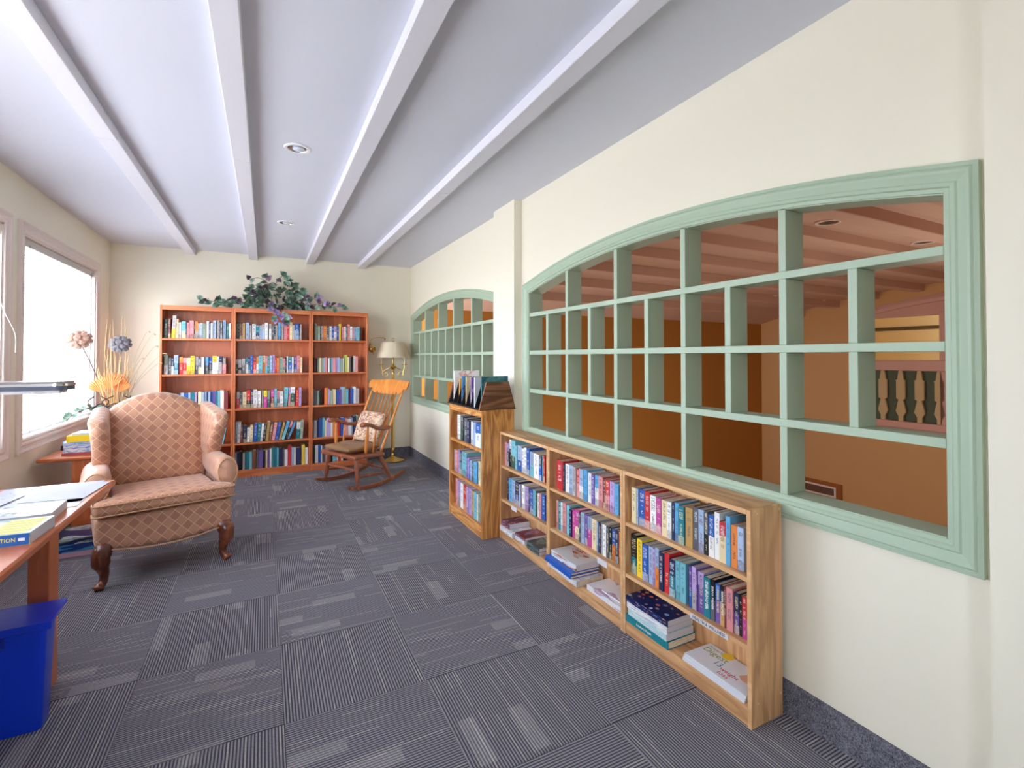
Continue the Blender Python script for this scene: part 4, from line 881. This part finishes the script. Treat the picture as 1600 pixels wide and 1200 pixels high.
for b0, b1 in ((-.030, -.022), (-.553, -.561)):
    B().lathe((-.385, b0, .325), (-.672, b1, .965), [(0, .013), (.08, .016), (.3, .0135), (.6, .0145), (.9, .011), (1, .009)], 12).build('back_post', MAP, rc, None, True)
    out = .028 if b0 > -.2 else -.028
    A = spline([(-.135, b0 + out, .632), (-.175, b0 + out, .646), (-.24, b0 + out * .95, .634), (-.33, b0 + out * .8, .592), (-.42, b0 + out * .55, .580), (-.492, b0 + out * .3, .590)], 4)
    B().sweep(A, [(-.031, -.014), (-.024, -.021), (.024, -.021), (.031, -.014), (.031, .006), (.024, .014), (-.024, .014), (-.031, .006)], scale=[.75, .95, 1.08, 1.12, 1.1, 1.05] + [.95] * (len(A) - 8) + [.8, .75]).build('arm', MAPD, rc, None, 50)
    B().lathe((-.205, b0 + out * .2, .345), (-.218, b0 + out * .85, .632), [(0, .012), (.1, .016), (.5, .019), (.8, .013), (1, .011)], 12).build('arm_post', MAP, rc, None, True)
    B().lathe((-.290, b0 + out * .1, .335), (-.316, b0 + out * .8, .592), [(0, .008), (.3, .011), (.7, .010), (1, .008)], 10).build('arm_spindle', MAP, rc, None, True)
for k in range(6):
    f = (k + .5) / 6; b0 = -.095 - .39 * f; b1 = -.085 - .413 * f
    P = [Vector((-.395 - .012 * sin(pi * f), b0, .332)), Vector((-.655 - .02 * sin(pi * f), b1, .935))]
    pts = [P[0].lerp(P[1], t) for t in (0, .15, .35, .45, .52, .6, .8, 1)]
    B().tube(pts, [.008, .011, .025, .030, .026, .013, .0085, .007], 8, flat=.38, up=(0, -1, 0)).build('spindle', MAP, rc, None, True)
CR = [(-.32, .045), (-.325, .015), (-.30, -.012), (-.262, -.006), (-.24, -.030), (-.21, -.046), (-.10, -.052), (0, -.053), (.10, -.052), (.21, -.046), (.24, -.030), (.262, -.006), (.30, -.012), (.325, .015), (.32, .045), (.305, .060), (.25, .054), (.12, .062), (0, .066), (-.12, .062), (-.25, .054), (-.305, .060)]
def crest_fn(u, v, q):
    c = .030 * (1 - (u / .32) ** 2)
    return (-.668 + q - c - .42 * v * 1.3, -.2915 + u * 1.07, .978 + v * 1.35)
def fine(P, n=3):
    out = []
    for i in range(len(P)):
        a, c = P[i], P[(i + 1) % len(P)]
        m_ = n if abs(a[0] - c[0]) > .06 else 1
        for k in range(m_): out.append((a[0] + (c[0] - a[0]) * k / m_, a[1] + (c[1] - a[1]) * k / m_))
    return out
b = B()
lo = lambda u: interp(u, sorted([p for p in CR[1:14]])); hi = lambda u: interp(u, sorted([CR[14]] + CR[15:] + [CR[0]]))
rs = []
for i in range(33):
    u = -.32 + .64 * i / 32; l_, h_ = lo(u), hi(u)
    e = .010
    rs.append([crest_fn(u, l_, -.009), crest_fn(u, l_, .009), crest_fn(u, (l_ + h_) / 2, .011), crest_fn(u, h_ - .004, .010), crest_fn(u, h_, 0), crest_fn(u, h_ - .004, -.010)])
b.rings(rs); b.build('crest_rail', MAP, rc, None, 50)
sc_ = empty('seat_cushion', (.730 + cos(ry) * -.235 - sin(ry) * -.29, 4.890 + sin(ry) * -.235 + cos(ry) * -.29, .3535), ry, 'flat brown velvet seat cushion on the rocking chair', 'cushion')
def scf(x, y, z): return x, y, z * (1 - .45 * (abs(x) / .19) ** 4 - .45 * (abs(y) / .24) ** 4) + (.006 * sin(x * 22) * cos(y * 17) if z > 0 else 0)
B().rbox((.012, 0, .034), (.185, .232, .034), .030, 7, scf).build('cover', VELVET, sc_, None, True)
pc = empty('back_pillow', (.730 + cos(ry) * -.318 - sin(ry) * -.28, 4.890 + sin(ry) * -.318 + cos(ry) * -.28, .420), ry, 'floral tapestry pillow leaning on the rocking chair back', 'cushion')
def pf(x, y, z):
    k = (1 - .55 * (abs(y) / .215) ** 3) * (1 - .55 * (abs(z) / .155) ** 3)
    return x * k - .40 * (z + .155), y * (1 - .05 * (1 - (z / .155) ** 2)), z
B().rbox((-.045, 0, .155), (.062, .215, .150), .050, 7, pf).build('cover', FLORAL, pc, None, True)

# ================================================================ brass floor lamp
lp = empty('floor_lamp', (1.452, 6.165, 0), 0, 'brass floor lamp with two candle arms and a cream shade in the corner', 'lamp')
B().turn((0, 0, 0), [(.0, .002), (.142, .002), (.154, .008), (.154, .014), (.138, .022), (.095, .032), (.054, .042), (.030, .052), (.026, .060)], 36).build('base', BRASS, lp, None, 40)
B().turn((0, 0, 0), [(.024, .055), (.028, .075), (.020, .09), (.019, .12), (.027, .135), (.024, .15), (.021, .17), (.020, .6), (.018, 1.10), (.02, 1.115), (.013, 1.13), (.012, 1.165)], 18).build('pole', BRASS, lp, None, 40)
B().turn((0, 0, 0), [(.012, 1.15), (.03, 1.165), (.042, 1.185), (.036, 1.20), (.018, 1.21), (.010, 1.24), (.008, 1.505)], 20).build('hub', BRASS, lp, None, 40)
for s_ in (-1, 1):
    a = B(); ca, sa = cos(radians(-25)), sin(radians(-25))
    P = [(.03, 1.185), (.06, 1.17), (.10, 1.15), (.128, 1.12), (.125, 1.085), (.10, 1.065), (.072, 1.08), (.068, 1.105), (.085, 1.12), (.10, 1.11)]
    a.tube([(s_ * v.x * ca, s_ * v.x * sa, v.y) for v in spline([(p, q, 0) for p, q in P], 5)], .0055, 8)
    a.tube([(s_ * v.x * ca, s_ * v.x * sa, v.y) for v in spline([(.128, 1.12, 0), (.142, 1.17, 0), (.145, 1.215, 0)], 5)], .0055, 8)
    ar = a.build('candle_arm', BRASS, lp, None, True)
    B().turn((s_ * .145 * ca, s_ * .145 * sa, 1.212), [(.006, 0), (.034, .006), (.036, .010), (.012, .012), (.012, .02)], 18).build('drip_pan', BRASS, ar, None, 40)
    B().turn((s_ * .145 * ca, s_ * .145 * sa, 1.226), [(.0095, 0), (.0095, .085), (.006, .09)], 12).build('candle_sleeve', plain('ivory candle sleeve', sr(236, 226, 200), .5), ar, None, 40)
b = B(); n = 48; ZS = [(.208, 1.308), (.206, 1.312), (.175, 1.40), (.142, 1.50), (.140, 1.502)]
b.rings([[(r * cos(2 * pi * j / n), r * sin(2 * pi * j / n), z) for j in range(n)] for r, z in ZS + [(r - .003, z) for r, z in ZS[::-1]]], cap=False)
b.build('lamp_shade', SHADE, lp, None, 40)
b = B()
for k in range(3): t = 2 * pi * k / 3; b.tube([(0, 0, 1.498), (.14 * cos(t), .14 * sin(t), 1.498)], .0022, 6)
b.build('shade_spider', BRASS, lp, None, True)
b = B(); b.turn((0, 0, 1.500), [(.010, 0), (.012, .008), (.005, .014)], 12); b.tube([(.02 * cos(t), 0, 1.535 + .022 * sin(t)) for t in [2 * pi * i / 20 for i in range(20)]], .003, 8, closed=True); b.build('finial', BRASS, lp, None, True)
# wall bracket behind the bookcase edge
wb = empty('wall_sconce', (1.235, YB, 1.42), 0, 'small brass swing arm wall sconce between bookcase and lamp', 'sconce')
B().lathe((0, -.001, 0), (0, -.022, 0), [(0, .048), (.5, .046), (1, .03)], 20).build('backplate', BRASS, wb, None, 40)
b = B(); b.tube(spline([(0, -.02, 0), (.0, -.06, .02), (-.03, -.075, .06), (-.02, -.08, .12), (.05, -.08, .145), (.13, -.08, .142), (.15, -.08, .125), (.14, -.08, .115)], 5), .005, 8); b.build('arm', BRASS, wb, None, True)
B().turn((-.03, -.075, .015), [(.006, -.01), (.02, 0), (.026, .03), (.012, .05), (.012, .07)], 14).build('cup', plain('pale brass cup', sr(226, 206, 160), .3, .8), wb, None, 40)
B().turn((.01, -.035, -.075), [(.002, 0), (.012, .012), (.008, .03), (.014, .045), (.005, .06)], 12).build('drop_finial', BRASS, wb, None, 40)

# ================================================================ silk ivy on top of the middle bookcase
def leaf_mesh(nm, m, L=.072, Wd=.05):
    v = [(0, 0, 0), (L * .3, Wd * .5, .006), (L * .3, 0, -.004), (L * .3, -Wd * .5, .006), (L * .65, Wd * .42, .004), (L * .68, 0, -.006), (L * .65, -Wd * .42, .004), (L, 0, -.012)]
    return B().add(v, [(0, 2, 1), (0, 3, 2), (1, 2, 5, 4), (2, 3, 6, 5), (4, 5, 7), (5, 6, 7)]).build(nm, m, None, None, True)
iv = empty('ivy_arrangement', (.10, 6.17, 1.8535), 0, 'silk ivy with lilac flowers trailing over the top of the middle bookcase', 'plant')
B().turn((0, 0, 0), [(.08, .0), (.09, .03), (.095, .05), (.085, .052), (.07, .03)], 20).build('basket', plain('dark wicker', sr(84, 60, 40), .8), iv)
LM = [leaf_mesh('leaf', m) for m in LEAF]; LME = [o.data for o in LM]
for o in LM: bpy.data.objects.remove(o)
def put_leaf(P, d, kind, sc, nm='leaf', par=None):
    o = link_mesh(nm, LME[kind], par or iv); d = Vector(d).normalized()
    nrm = Vector((random.uniform(-.7, .7), -1, random.uniform(-.5, .9))); z_ = (nrm - d * nrm.dot(d)).normalized(); y_ = z_.cross(d)
    o.rotation_mode = 'QUATERNION'; o.rotation_quaternion = Matrix((d, y_, z_)).transposed().to_quaternion(); o.location = P; o.scale = (sc, sc, sc)
rnd = random.Random(11)
def stem(pts, r=.003):
    b = B(); b.tube(spline(pts, 5), r, 5); b.build('vine', plain('brown vine', sr(92, 74, 60), .7), iv, None, True)
def pick(): return rnd.choices((0, 1, 2), (5, 3, 2))[0]
for i in range(165):                                              # the mound
    t = rnd.uniform(0, 2 * pi); e = rnd.uniform(-.1, 1.0); rr = rnd.uniform(.45, 1.0)
    x = .03 + .33 * rr * cos(t) * sqrt(max(0, 1 - max(0, e) ** 2)) + rnd.uniform(-.03, .03); y = -.04 + .13 * rr * sin(t); z = .05 + .30 * rr * max(-.12, e)
    put_leaf((x, y, z), (cos(t) * .8, sin(t) * .8 - .45, .35 * e - .15 + rnd.uniform(-.4, .3)), pick(), rnd.uniform(1.0, 1.5))
trails = [([(-.12, -.02, .10), (-.30, -.05, .10), (-.42, -.09, .06), (-.56, -.13, .05), (-.67, -.14, .07)], 24, 0), ([(-.15, -.06, .05), (-.32, -.12, .05), (-.45, -.14, .045)], 14, 0),
          ([(.20, -.05, .12), (.34, -.07, .17), (.46, -.09, .12), (.58, -.12, .06), (.70, -.14, .06)], 18, 1), ([(.25, -.06, .05), (.42, -.11, .07), (.56, -.14, .045)], 9, 1),
          ([(.02, -.12, .04), (.06, -.17, -.03), (.10, -.19, -.10), (.14, -.19, -.14)], 12, 2), ([(.0, -.10, .06), (.0, -.17, .0), (.02, -.19, -.09)], 7, 2),
          ([(-.05, 0, .25), (-.10, .0, .33), (-.18, .0, .36), (-.26, 0, .33)], 5, 3), ([(.0, 0, .28), (.03, 0, .36), (.09, 0, .40), (.16, 0, .40)], 2, 3)]
for P, n, k in trails:
    sp_ = spline(P, 8); stem(P)
    for i in range(n):
        p = sp_[min(len(sp_) - 1, int((i + .6) / n * len(sp_)))]; q = Vector((rnd.uniform(-1, 1), rnd.uniform(-1, .1), rnd.uniform(-.6, .7)))
        if k == 0: q.x -= .5
        if k == 1: q.x += .4
        if k == 2: q.z -= .6
        lil = (k == 1 and i % 3 == 0) or (k == 2 and i % 2 == 0)
        put_leaf(p + q * .012, q, 3 if lil else pick(), rnd.uniform(.95, 1.4), 'flower' if lil else 'leaf')

# ================================================================ desk table at the left front
tb = empty('desk_table', (-1.04, 2.05, 0), 0, 'cherry desk table at the left front carrying books and papers', 'table')
B().box(-.40, .395, -.86, .945, .690, .720, .007).build('tabletop', CHY, tb, None, 40)
for x, y in ((.262, .52), (-.34, .52), (.262, -.62), (-.34, -.62)): B().box(x - .032, x + .032, y - .05, y + .05, .001, .690, .003).build('leg', CHZ, tb)
for x in (.262, -.34): B().box(x - .014, x + .014, -.57, .47, .60, .690, .002).build('apron', CHY, tb)
tz = .7206
redc = cover_art('blue and green pictorial paperback cover', sr(120, 160, 170), [sr(70, 110, 120), sr(160, 190, 180), sr(230, 225, 150), sr(90, 120, 150)], 4)
o = flat_book('book', 'thick paperback with blue lettered spine nearest the table front edge', 'book', (-.940, 2.095, tz), radians(-2), .275, .185, .037, redc, spine_mat=plain('royal blue spine', sr(24, 96, 176), .4), hard=False)
text('REDEMPTION', .0180, GOLD, o, frame((.195, -.0014, .0185), (1, 0, 0), (0, 0, 1)), 'spine_lettering', xs=.84)
B().box(.247, .263, -.0014, -.0006, .014, .023).build('publisher_mark', WHITE, o)
b = B()
for i in range(6): b.box(.165, .262, .012 + .028 * i, .034 + .028 * i, .0371, .0374)
b.build('title_block', GOLD, o)
flat_book('book', 'grey and white paperback behind the thick one on the table', 'book', (-.965, 2.315, tz), radians(3), .28, .19, .032, cover_art('grey pictorial cover', sr(170, 180, 186), [sr(90, 100, 110), sr(200, 208, 210), sr(220, 214, 150)], 4), hard=False)
flat_book('magazine', 'green and white magazine at the left edge of the table books', 'magazine', (-1.32, 2.36, tz), radians(6), .29, .21, .012, cover_art('mint cover', sr(190, 226, 214), [sr(190, 226, 214), sr(240, 240, 240), sr(120, 150, 140)], 3), hard=False)
news = cover_art('printed newsprint', sr(172, 177, 194), [sr(172, 177, 194), sr(180, 184, 200), sr(90, 102, 134)], 10, thr=.45)
def sheet(lab, x0, y0, x1, y1, z, rz, m): tag(B().box((x0 - x1) / 2, (x1 - x0) / 2, (y0 - y1) / 2, (y1 - y0) / 2, 0, .0012).build('paper_sheet', m, None, ((x0 + x1) / 2, (y0 + y1) / 2, z)), lab, 'paper', 'papers on the desk table').rotation_euler = (0, 0, rz)
sheet('wide printed sheet spread over the far end of the table', -1.03, 2.60, -.68, 2.985, tz, radians(1.5), news)
sheet('white letter lying on the printed sheet toward the table edge', -.88, 2.66, -.665, 2.95, tz + .0016, radians(-5), plain('white letter', sr(186, 189, 204), .6))
sheet('plain white sheet under the letter by the grey paperback', -.79, 2.52, -.672, 2.72, tz, radians(3), WPAPER)
sheet('printed page with a dark emblem at the left of the papers', -1.12, 2.55, -.93, 2.83, tz + .0034, radians(-8), news)
mg = empty('mug', (-1.098, 2.94, tz), 0, 'small blue and white mug at the left back of the table', 'mug')
B().turn((0, 0, 0), [(.0, .001), (.030, .001), (.034, .006), (.036, .085), (.033, .085), (.031, .012), (.0, .010)], 24, False).build('body', cover_art('blue and white glaze', sr(60, 100, 180), [sr(60, 100, 180), sr(236, 238, 242)], 3), mg, None, 40)
B().tube(spline([(-.034, 0, .07), (-.055, 0, .065), (-.06, 0, .045), (-.05, 0, .025), (-.034, 0, .02)], 4), .004, 8).build('handle', WHITE, mg, None, True)
# desk lamp with flat swivel head
dl = empty('desk_lamp', (-1.16, 2.2, tz), 0, 'slim grey desk lamp whose flat head reaches in from the left', 'lamp')
SLATE = plain('slate grey plastic', sr(84, 92, 112), .35)
B().turn((0, 0, 0), [(.0, .001), (.085, .001), (.09, .008), (.085, .018), (.02, .024)], 28).build('base', SLATE, dl, None, 40)
B().tube([(0, 0, .02), (0, 0, .30), (-.01, 0, .44), (.03, 0, .485)], .009, 10).build('stem', CHROME, dl, None, True)
def plan(L0, L1, hw, n=8): 
    r = .75 * hw; P = [(L0, -hw)]
    P += [(L1 - r + r * sin(t), -hw + r - r * cos(t)) for t in [pi / 2 * i / n for i in range(n + 1)]]
    P += [(L1 - r + r * cos(t), hw - r + r * sin(t)) for t in [pi / 2 * i / n for i in range(n + 1)]] + [(L0, hw)]
    return P
def slab(z0, z1, g, m, nm, par): return B().prism(plan(.0 - g, .568 + g, .055 + g), lambda u, v, q: (u, v, q), z0, z1).build(nm, m, par)
hd_ = slab(.486, .500, -.002, SLATE, 'head', dl)
slab(.500, .508, .0, CHROME, 'chrome_band', hd_); slab(.508, .515, -.004, plain('warm grey enamel', sr(150, 142, 140), .3), 'top_cover', hd_)
B().box(.30, .54, -.040, .040, .474, .486, .003).build('light_panel', plain('white light panel', sr(232, 234, 240), .4), hd_)
B().box(.12, .36, -.046, .046, .470, .486, .004).build('dark_clip', plain('dark navy clip', sr(40, 46, 66), .4), hd_)
# blue bin
BLUE = NT('glossy blue plastic', .28).col(sr(14, 62, 222)).mat
bn = empty('recycling_bin', (-.89, 2.335, 0), 0, 'bright blue plastic recycling box in front of the desk table', 'bin')
b = B()
def rrect(hx, hy, r, z, n=4):
    P = []
    for cx, cy, a in ((hx - r, hy - r, 0), (-hx + r, hy - r, pi / 2), (-hx + r, -hy + r, pi), (hx - r, -hy + r, 3 * pi / 2)):
        P += [(cx + r * cos(a + pi / 2 * i / n), cy + r * sin(a + pi / 2 * i / n), z) for i in range(n + 1)]
    return P
b.rings([rrect(.192, .038, .015, .001), rrect(.195, .041, .015, .006), rrect(.208, .052, .015, .375)]); b.build('body', BLUE, bn, None, 40)
def lidp(x0, x1, y0, y1, z0, z1, th): return [(x0, y0, z0), (x1, y0, z0), (x1, y1, z1), (x0, y1, z1), (x0, y0, z0 - th), (x1, y0, z0 - th), (x1, y1, z1 - th), (x0, y1, z1 - th)]
B().add(lidp(-.235, .230, -.080, .073, .392, .407, .012), [(0, 1, 2, 3), (4, 7, 6, 5), (0, 4, 5, 1), (1, 5, 6, 2), (2, 6, 7, 3), (3, 7, 4, 0)]).build('lid', BLUE, bn)
B().box(-.235, .230, -.0815, -.074, .366, .390, .003).build('lip', BLUE, bn)
B().box(-.10, .10, -.054, -.046, .315, .352, .002).build('label_recess', plain('deep blue recess', sr(10, 44, 180), .4), bn)
B().prism([(.052 + .007 * cos(t), .330 + .007 * sin(t)) for t in [2 * pi * i / 14 for i in range(14)]], lambda u, v, q: (u, q, v), -.0552, -.054).build('keyhole', plain('pale blue keyhole', sr(90, 130, 240), .4), bn)

# ================================================================ side table with dried flowers
st = empty('side_table', (-1.13, 4.93, 0), 0, 'low cherry side table under the far window behind the wing chair', 'table')
B().box(-.285, .29, -.42, .42, .575, .600, .006).build('tabletop', CHX, st, None, 40)
for y in (-.39, .35): B().box(-.10, .24, y, y + .03, .001, .575, .002).build('panel_leg', CHZ, st)
B().box(-.08, .22, -.36, .35, .16, .18, .002).build('lower_shelf', CHX, st)
plaid = cover_art('blue and white plaid cover', sr(226, 232, 240), [sr(40, 90, 190), sr(230, 234, 240), sr(90, 150, 210), sr(236, 236, 236)], 3, thr=.35)
flat_book('book', 'thin red brown book at the bottom of the pile on the side table', 'book', (-1.305, 4.60, .6006), 0, .30, .20, .018, plain('red brown cover', sr(170, 84, 84), .5))
flat_book('book', 'thick blue and white plaid album under the yellow book', 'book', (-1.295, 4.602, .6192), 0, .29, .20, .076, plaid)
flat_book('book', 'bright yellow book near the top of the pile on the side table', 'book', (-1.280, 4.606, .6956), radians(2), .28, .19, .046, plain('bright yellow cover', sr(250, 214, 0), .4), hard=False)
flat_book('book', 'pale grey booklet on top of the yellow book', 'book', (-1.255, 4.62, .7422), radians(-3), .25, .18, .014, cover_art('pale booklet', sr(200, 214, 204), [sr(200, 214, 204), sr(170, 190, 200)], 4), hard=False)
flat_book('book', 'dark navy book lying by the flower pot on the side table', 'book', (-1.385, 4.87, .6006), radians(-4), .15, .2, .035, plain('dark navy cover', sr(40, 54, 84), .4))
flat_book('book', 'pale blue book on the dark navy one by the flower pot', 'book', (-1.38, 4.88, .6362), radians(-2), .14, .18, .03, plain('pale blue cover', sr(150, 186, 208), .4))
fa = empty('dried_flower_arrangement', (-1.10, 5.06, .6006), 0, 'pot of dried grasses, orange palm fans and seed heads on the side table', 'plant')
B().turn((0, 0, 0), [(.0, .001), (.075, .001), (.095, .05), (.112, .15), (.105, .24), (.092, .29), (.104, .315), (.098, .32), (.084, .29), (.08, .25), (.0, .24)], 28, False).build('pot', plain('grey brown glazed pot', sr(120, 104, 100), .4), fa, None, 40)
WHEAT = plain('dry straw', sr(206, 172, 124), .8); r2 = random.Random(5)
b = B()
for i in range(30):
    t = r2.uniform(0, 2 * pi); sp2 = r2.uniform(.02, .16); h = r2.uniform(.35, .62) if i > 7 else r2.uniform(.66, .82)
    if i <= 7: sp2 *= .8
    x0, y0 = .04 * cos(t), .04 * sin(t)
    b.tube(spline([(x0, y0, .24), (x0 + sp2 * .45 * cos(t), y0 + sp2 * .45 * sin(t), .24 + h * .5), (sp2 * cos(t) + r2.uniform(-.03, .03), sp2 * sin(t) * .8, .24 + h)], 4), [.003] * 4 + [.0022] * 4 + [.001], 5)
tag(b.build('straw_stems', WHEAT, fa, None, True), None, None, None, 'stuff')
for (dx, dz) in ((.30, .50), (.24, .62), (.36, .44), (.28, .60), (.33, .36), (.20, .40)):
    b = B(); P = spline([(.02, 0, .26), (dx * .45, -.02, .30 + dz * .55), (dx * .85, -.04, .30 + dz * .98), (dx, -.05, .30 + dz)], 5); b.tube(P, [.0016] * (len(P) - 4) + [.005, .006, .004, .001], 5)
    b.build('wild_grass', plain('pale green grass', sr(170, 160, 120), .8), fa, None, True)
ORA = plain('orange palm leaf', sr(238, 150, 84), .7)
for k, (x, y, z, a, s_) in enumerate(((-.07, -.05, .50, -.35, 1.0), (-.02, -.07, .53, .0, 1.0), (.03, -.05, .50, .30, .9), (.0, .03, .54, .1, 1.0))):
    b = B(); n = 11
    for i in range(n):
        t = -.75 + 1.5 * i / (n - 1); L = .135 * (1 - .25 * abs(t)) * s_
        p0 = Vector((x + .012 * t, y, z - .07)); p1 = p0 + Vector((sin(t + a) * L, -.01, cos(t + a) * L)); w_ = Vector((cos(t + a), 0, -sin(t + a))) * .011; q = Vector((0, .005, 0)); m_ = p0.lerp(p1, .6)
        b.add([p0, m_ - w_, m_ - q, m_ + w_, p1], [(0, 1, 2), (0, 2, 3), (1, 4, 2), (2, 4, 3)])
    b.tube([(x * .3, y * .3, .25), (x, y, z - .07)], .004, 6); b.build('palm_fan', ORA, fa)
def head(c, r, m, nm, base_):
    b = B(); c0 = c; c = (0, 0, 0)
    for ring, (n, rr, up) in enumerate(((9, 1.0, -.2), (7, .75, .25), (5, .4, .6))):
        for i in range(n):
            t = 2 * pi * i / n + ring; u = Vector((cos(t), sin(t), up)).normalized(); s_ = Vector((-sin(t), cos(t), 0)); p = Vector(c)
            tip = p + u * r * rr * 1.05; mid = p + u * r * rr * .6; b.add([p, mid - s_ * r * .38, mid + Vector((0, 0, r * .18)), mid + s_ * r * .38, tip - s_ * r * .2, tip + s_ * r * .2], [(0, 1, 2), (0, 2, 3), (1, 4, 2), (2, 4, 5), (2, 5, 3)])
    b.turn((c[0], c[1], c[2] - r * .5), [(.002, 0), (r * .45, r * .2), (r * .5, r * .5), (r * .2, r * .85)], 10)
    o = b.build(nm, m, fa, c0); o.rotation_euler = (radians(62), radians(8), 0); c = c0
    B().tube(spline([base_, (Vector(base_) + Vector(c)) / 2 + Vector((.01, 0, .02)), (c[0], c[1] + r * .35, c[2] - r * .35)], 6), .0045, 6).build('flower_stem', plain('grey brown stem', sr(120, 100, 92), .8), fa, None, True); return o
head((-.225, -.05, .862), .085, plain('brown dried petal', sr(168, 132, 116), .8), 'seed_head', (-.04, -.02, .26))
head((.035, -.05, .830), .078, plain('grey violet dried petal', sr(122, 118, 124), .8), 'seed_head', (.03, -.02, .26))
b = B()
for k in range(5):
    t = k * 1.3; b.tube(spline([(.03 * cos(t), -.05, .28), (.08 * cos(t), -.10, .34), (.12 * cos(t + .6), -.12, .31), (.15 * cos(t + .4), -.11, .36), (.12 * cos(t + .9), -.1, .40)], 6), .0042, 6)
b.build('twisted_twigs', plain('dark curly twig', sr(58, 46, 46), .7), fa, None, True)
TEALL = plain('teal green leaf', sr(70, 130, 120), .6)
for s_, n in ((-1, 16), (1, 9)):
    P = spline([(s_ * .06, -.08, .30), (s_ * .14, -.12, .31), (s_ * .22, -.14, .27), (s_ * .27, -.15, .22)], 6); b = B(); b.tube(P, .003, 5); b.build('leafy_twig', plain('brown twig', sr(88, 64, 54), .8), fa, None, True)
    for i in range(n):
        p = P[min(len(P) - 1, int(i / n * len(P)))]; q = Vector((s_ * r2.uniform(.1, 1), r2.uniform(-1, .3), r2.uniform(-.7, .8)))
        put_leaf(p, q, 1, r2.uniform(.55, .8), 'leaf', fa)
# pile of books under the desk, on the floor before the side table
fp = [('pink backed book at the bottom of the floor pile by the wing chair', .032, plain('pink cover', sr(214, 170, 190), .4), .36), ('navy and cyan book in the middle of the floor pile', .050, cover_art('navy cyan cover', sr(20, 50, 120), [sr(20, 50, 120), sr(90, 180, 230)], 5), .36), ('dark blue atlas with a landscape cover on the floor pile', .042, cover_art('dark blue landscape cover', sr(24, 40, 96), [sr(24, 40, 96), sr(110, 130, 80), sr(200, 214, 220), sr(60, 110, 180)], 3), .35)]
z = .0008
for lab, h, m, w_ in fp:
    flat_book('book', lab, 'book', (-1.275 + random.uniform(0, .01), 4.16, z), radians(2), w_ - .05, .28, h, m, spine_mat=m, group='floor pile of books'); z += h + .0006
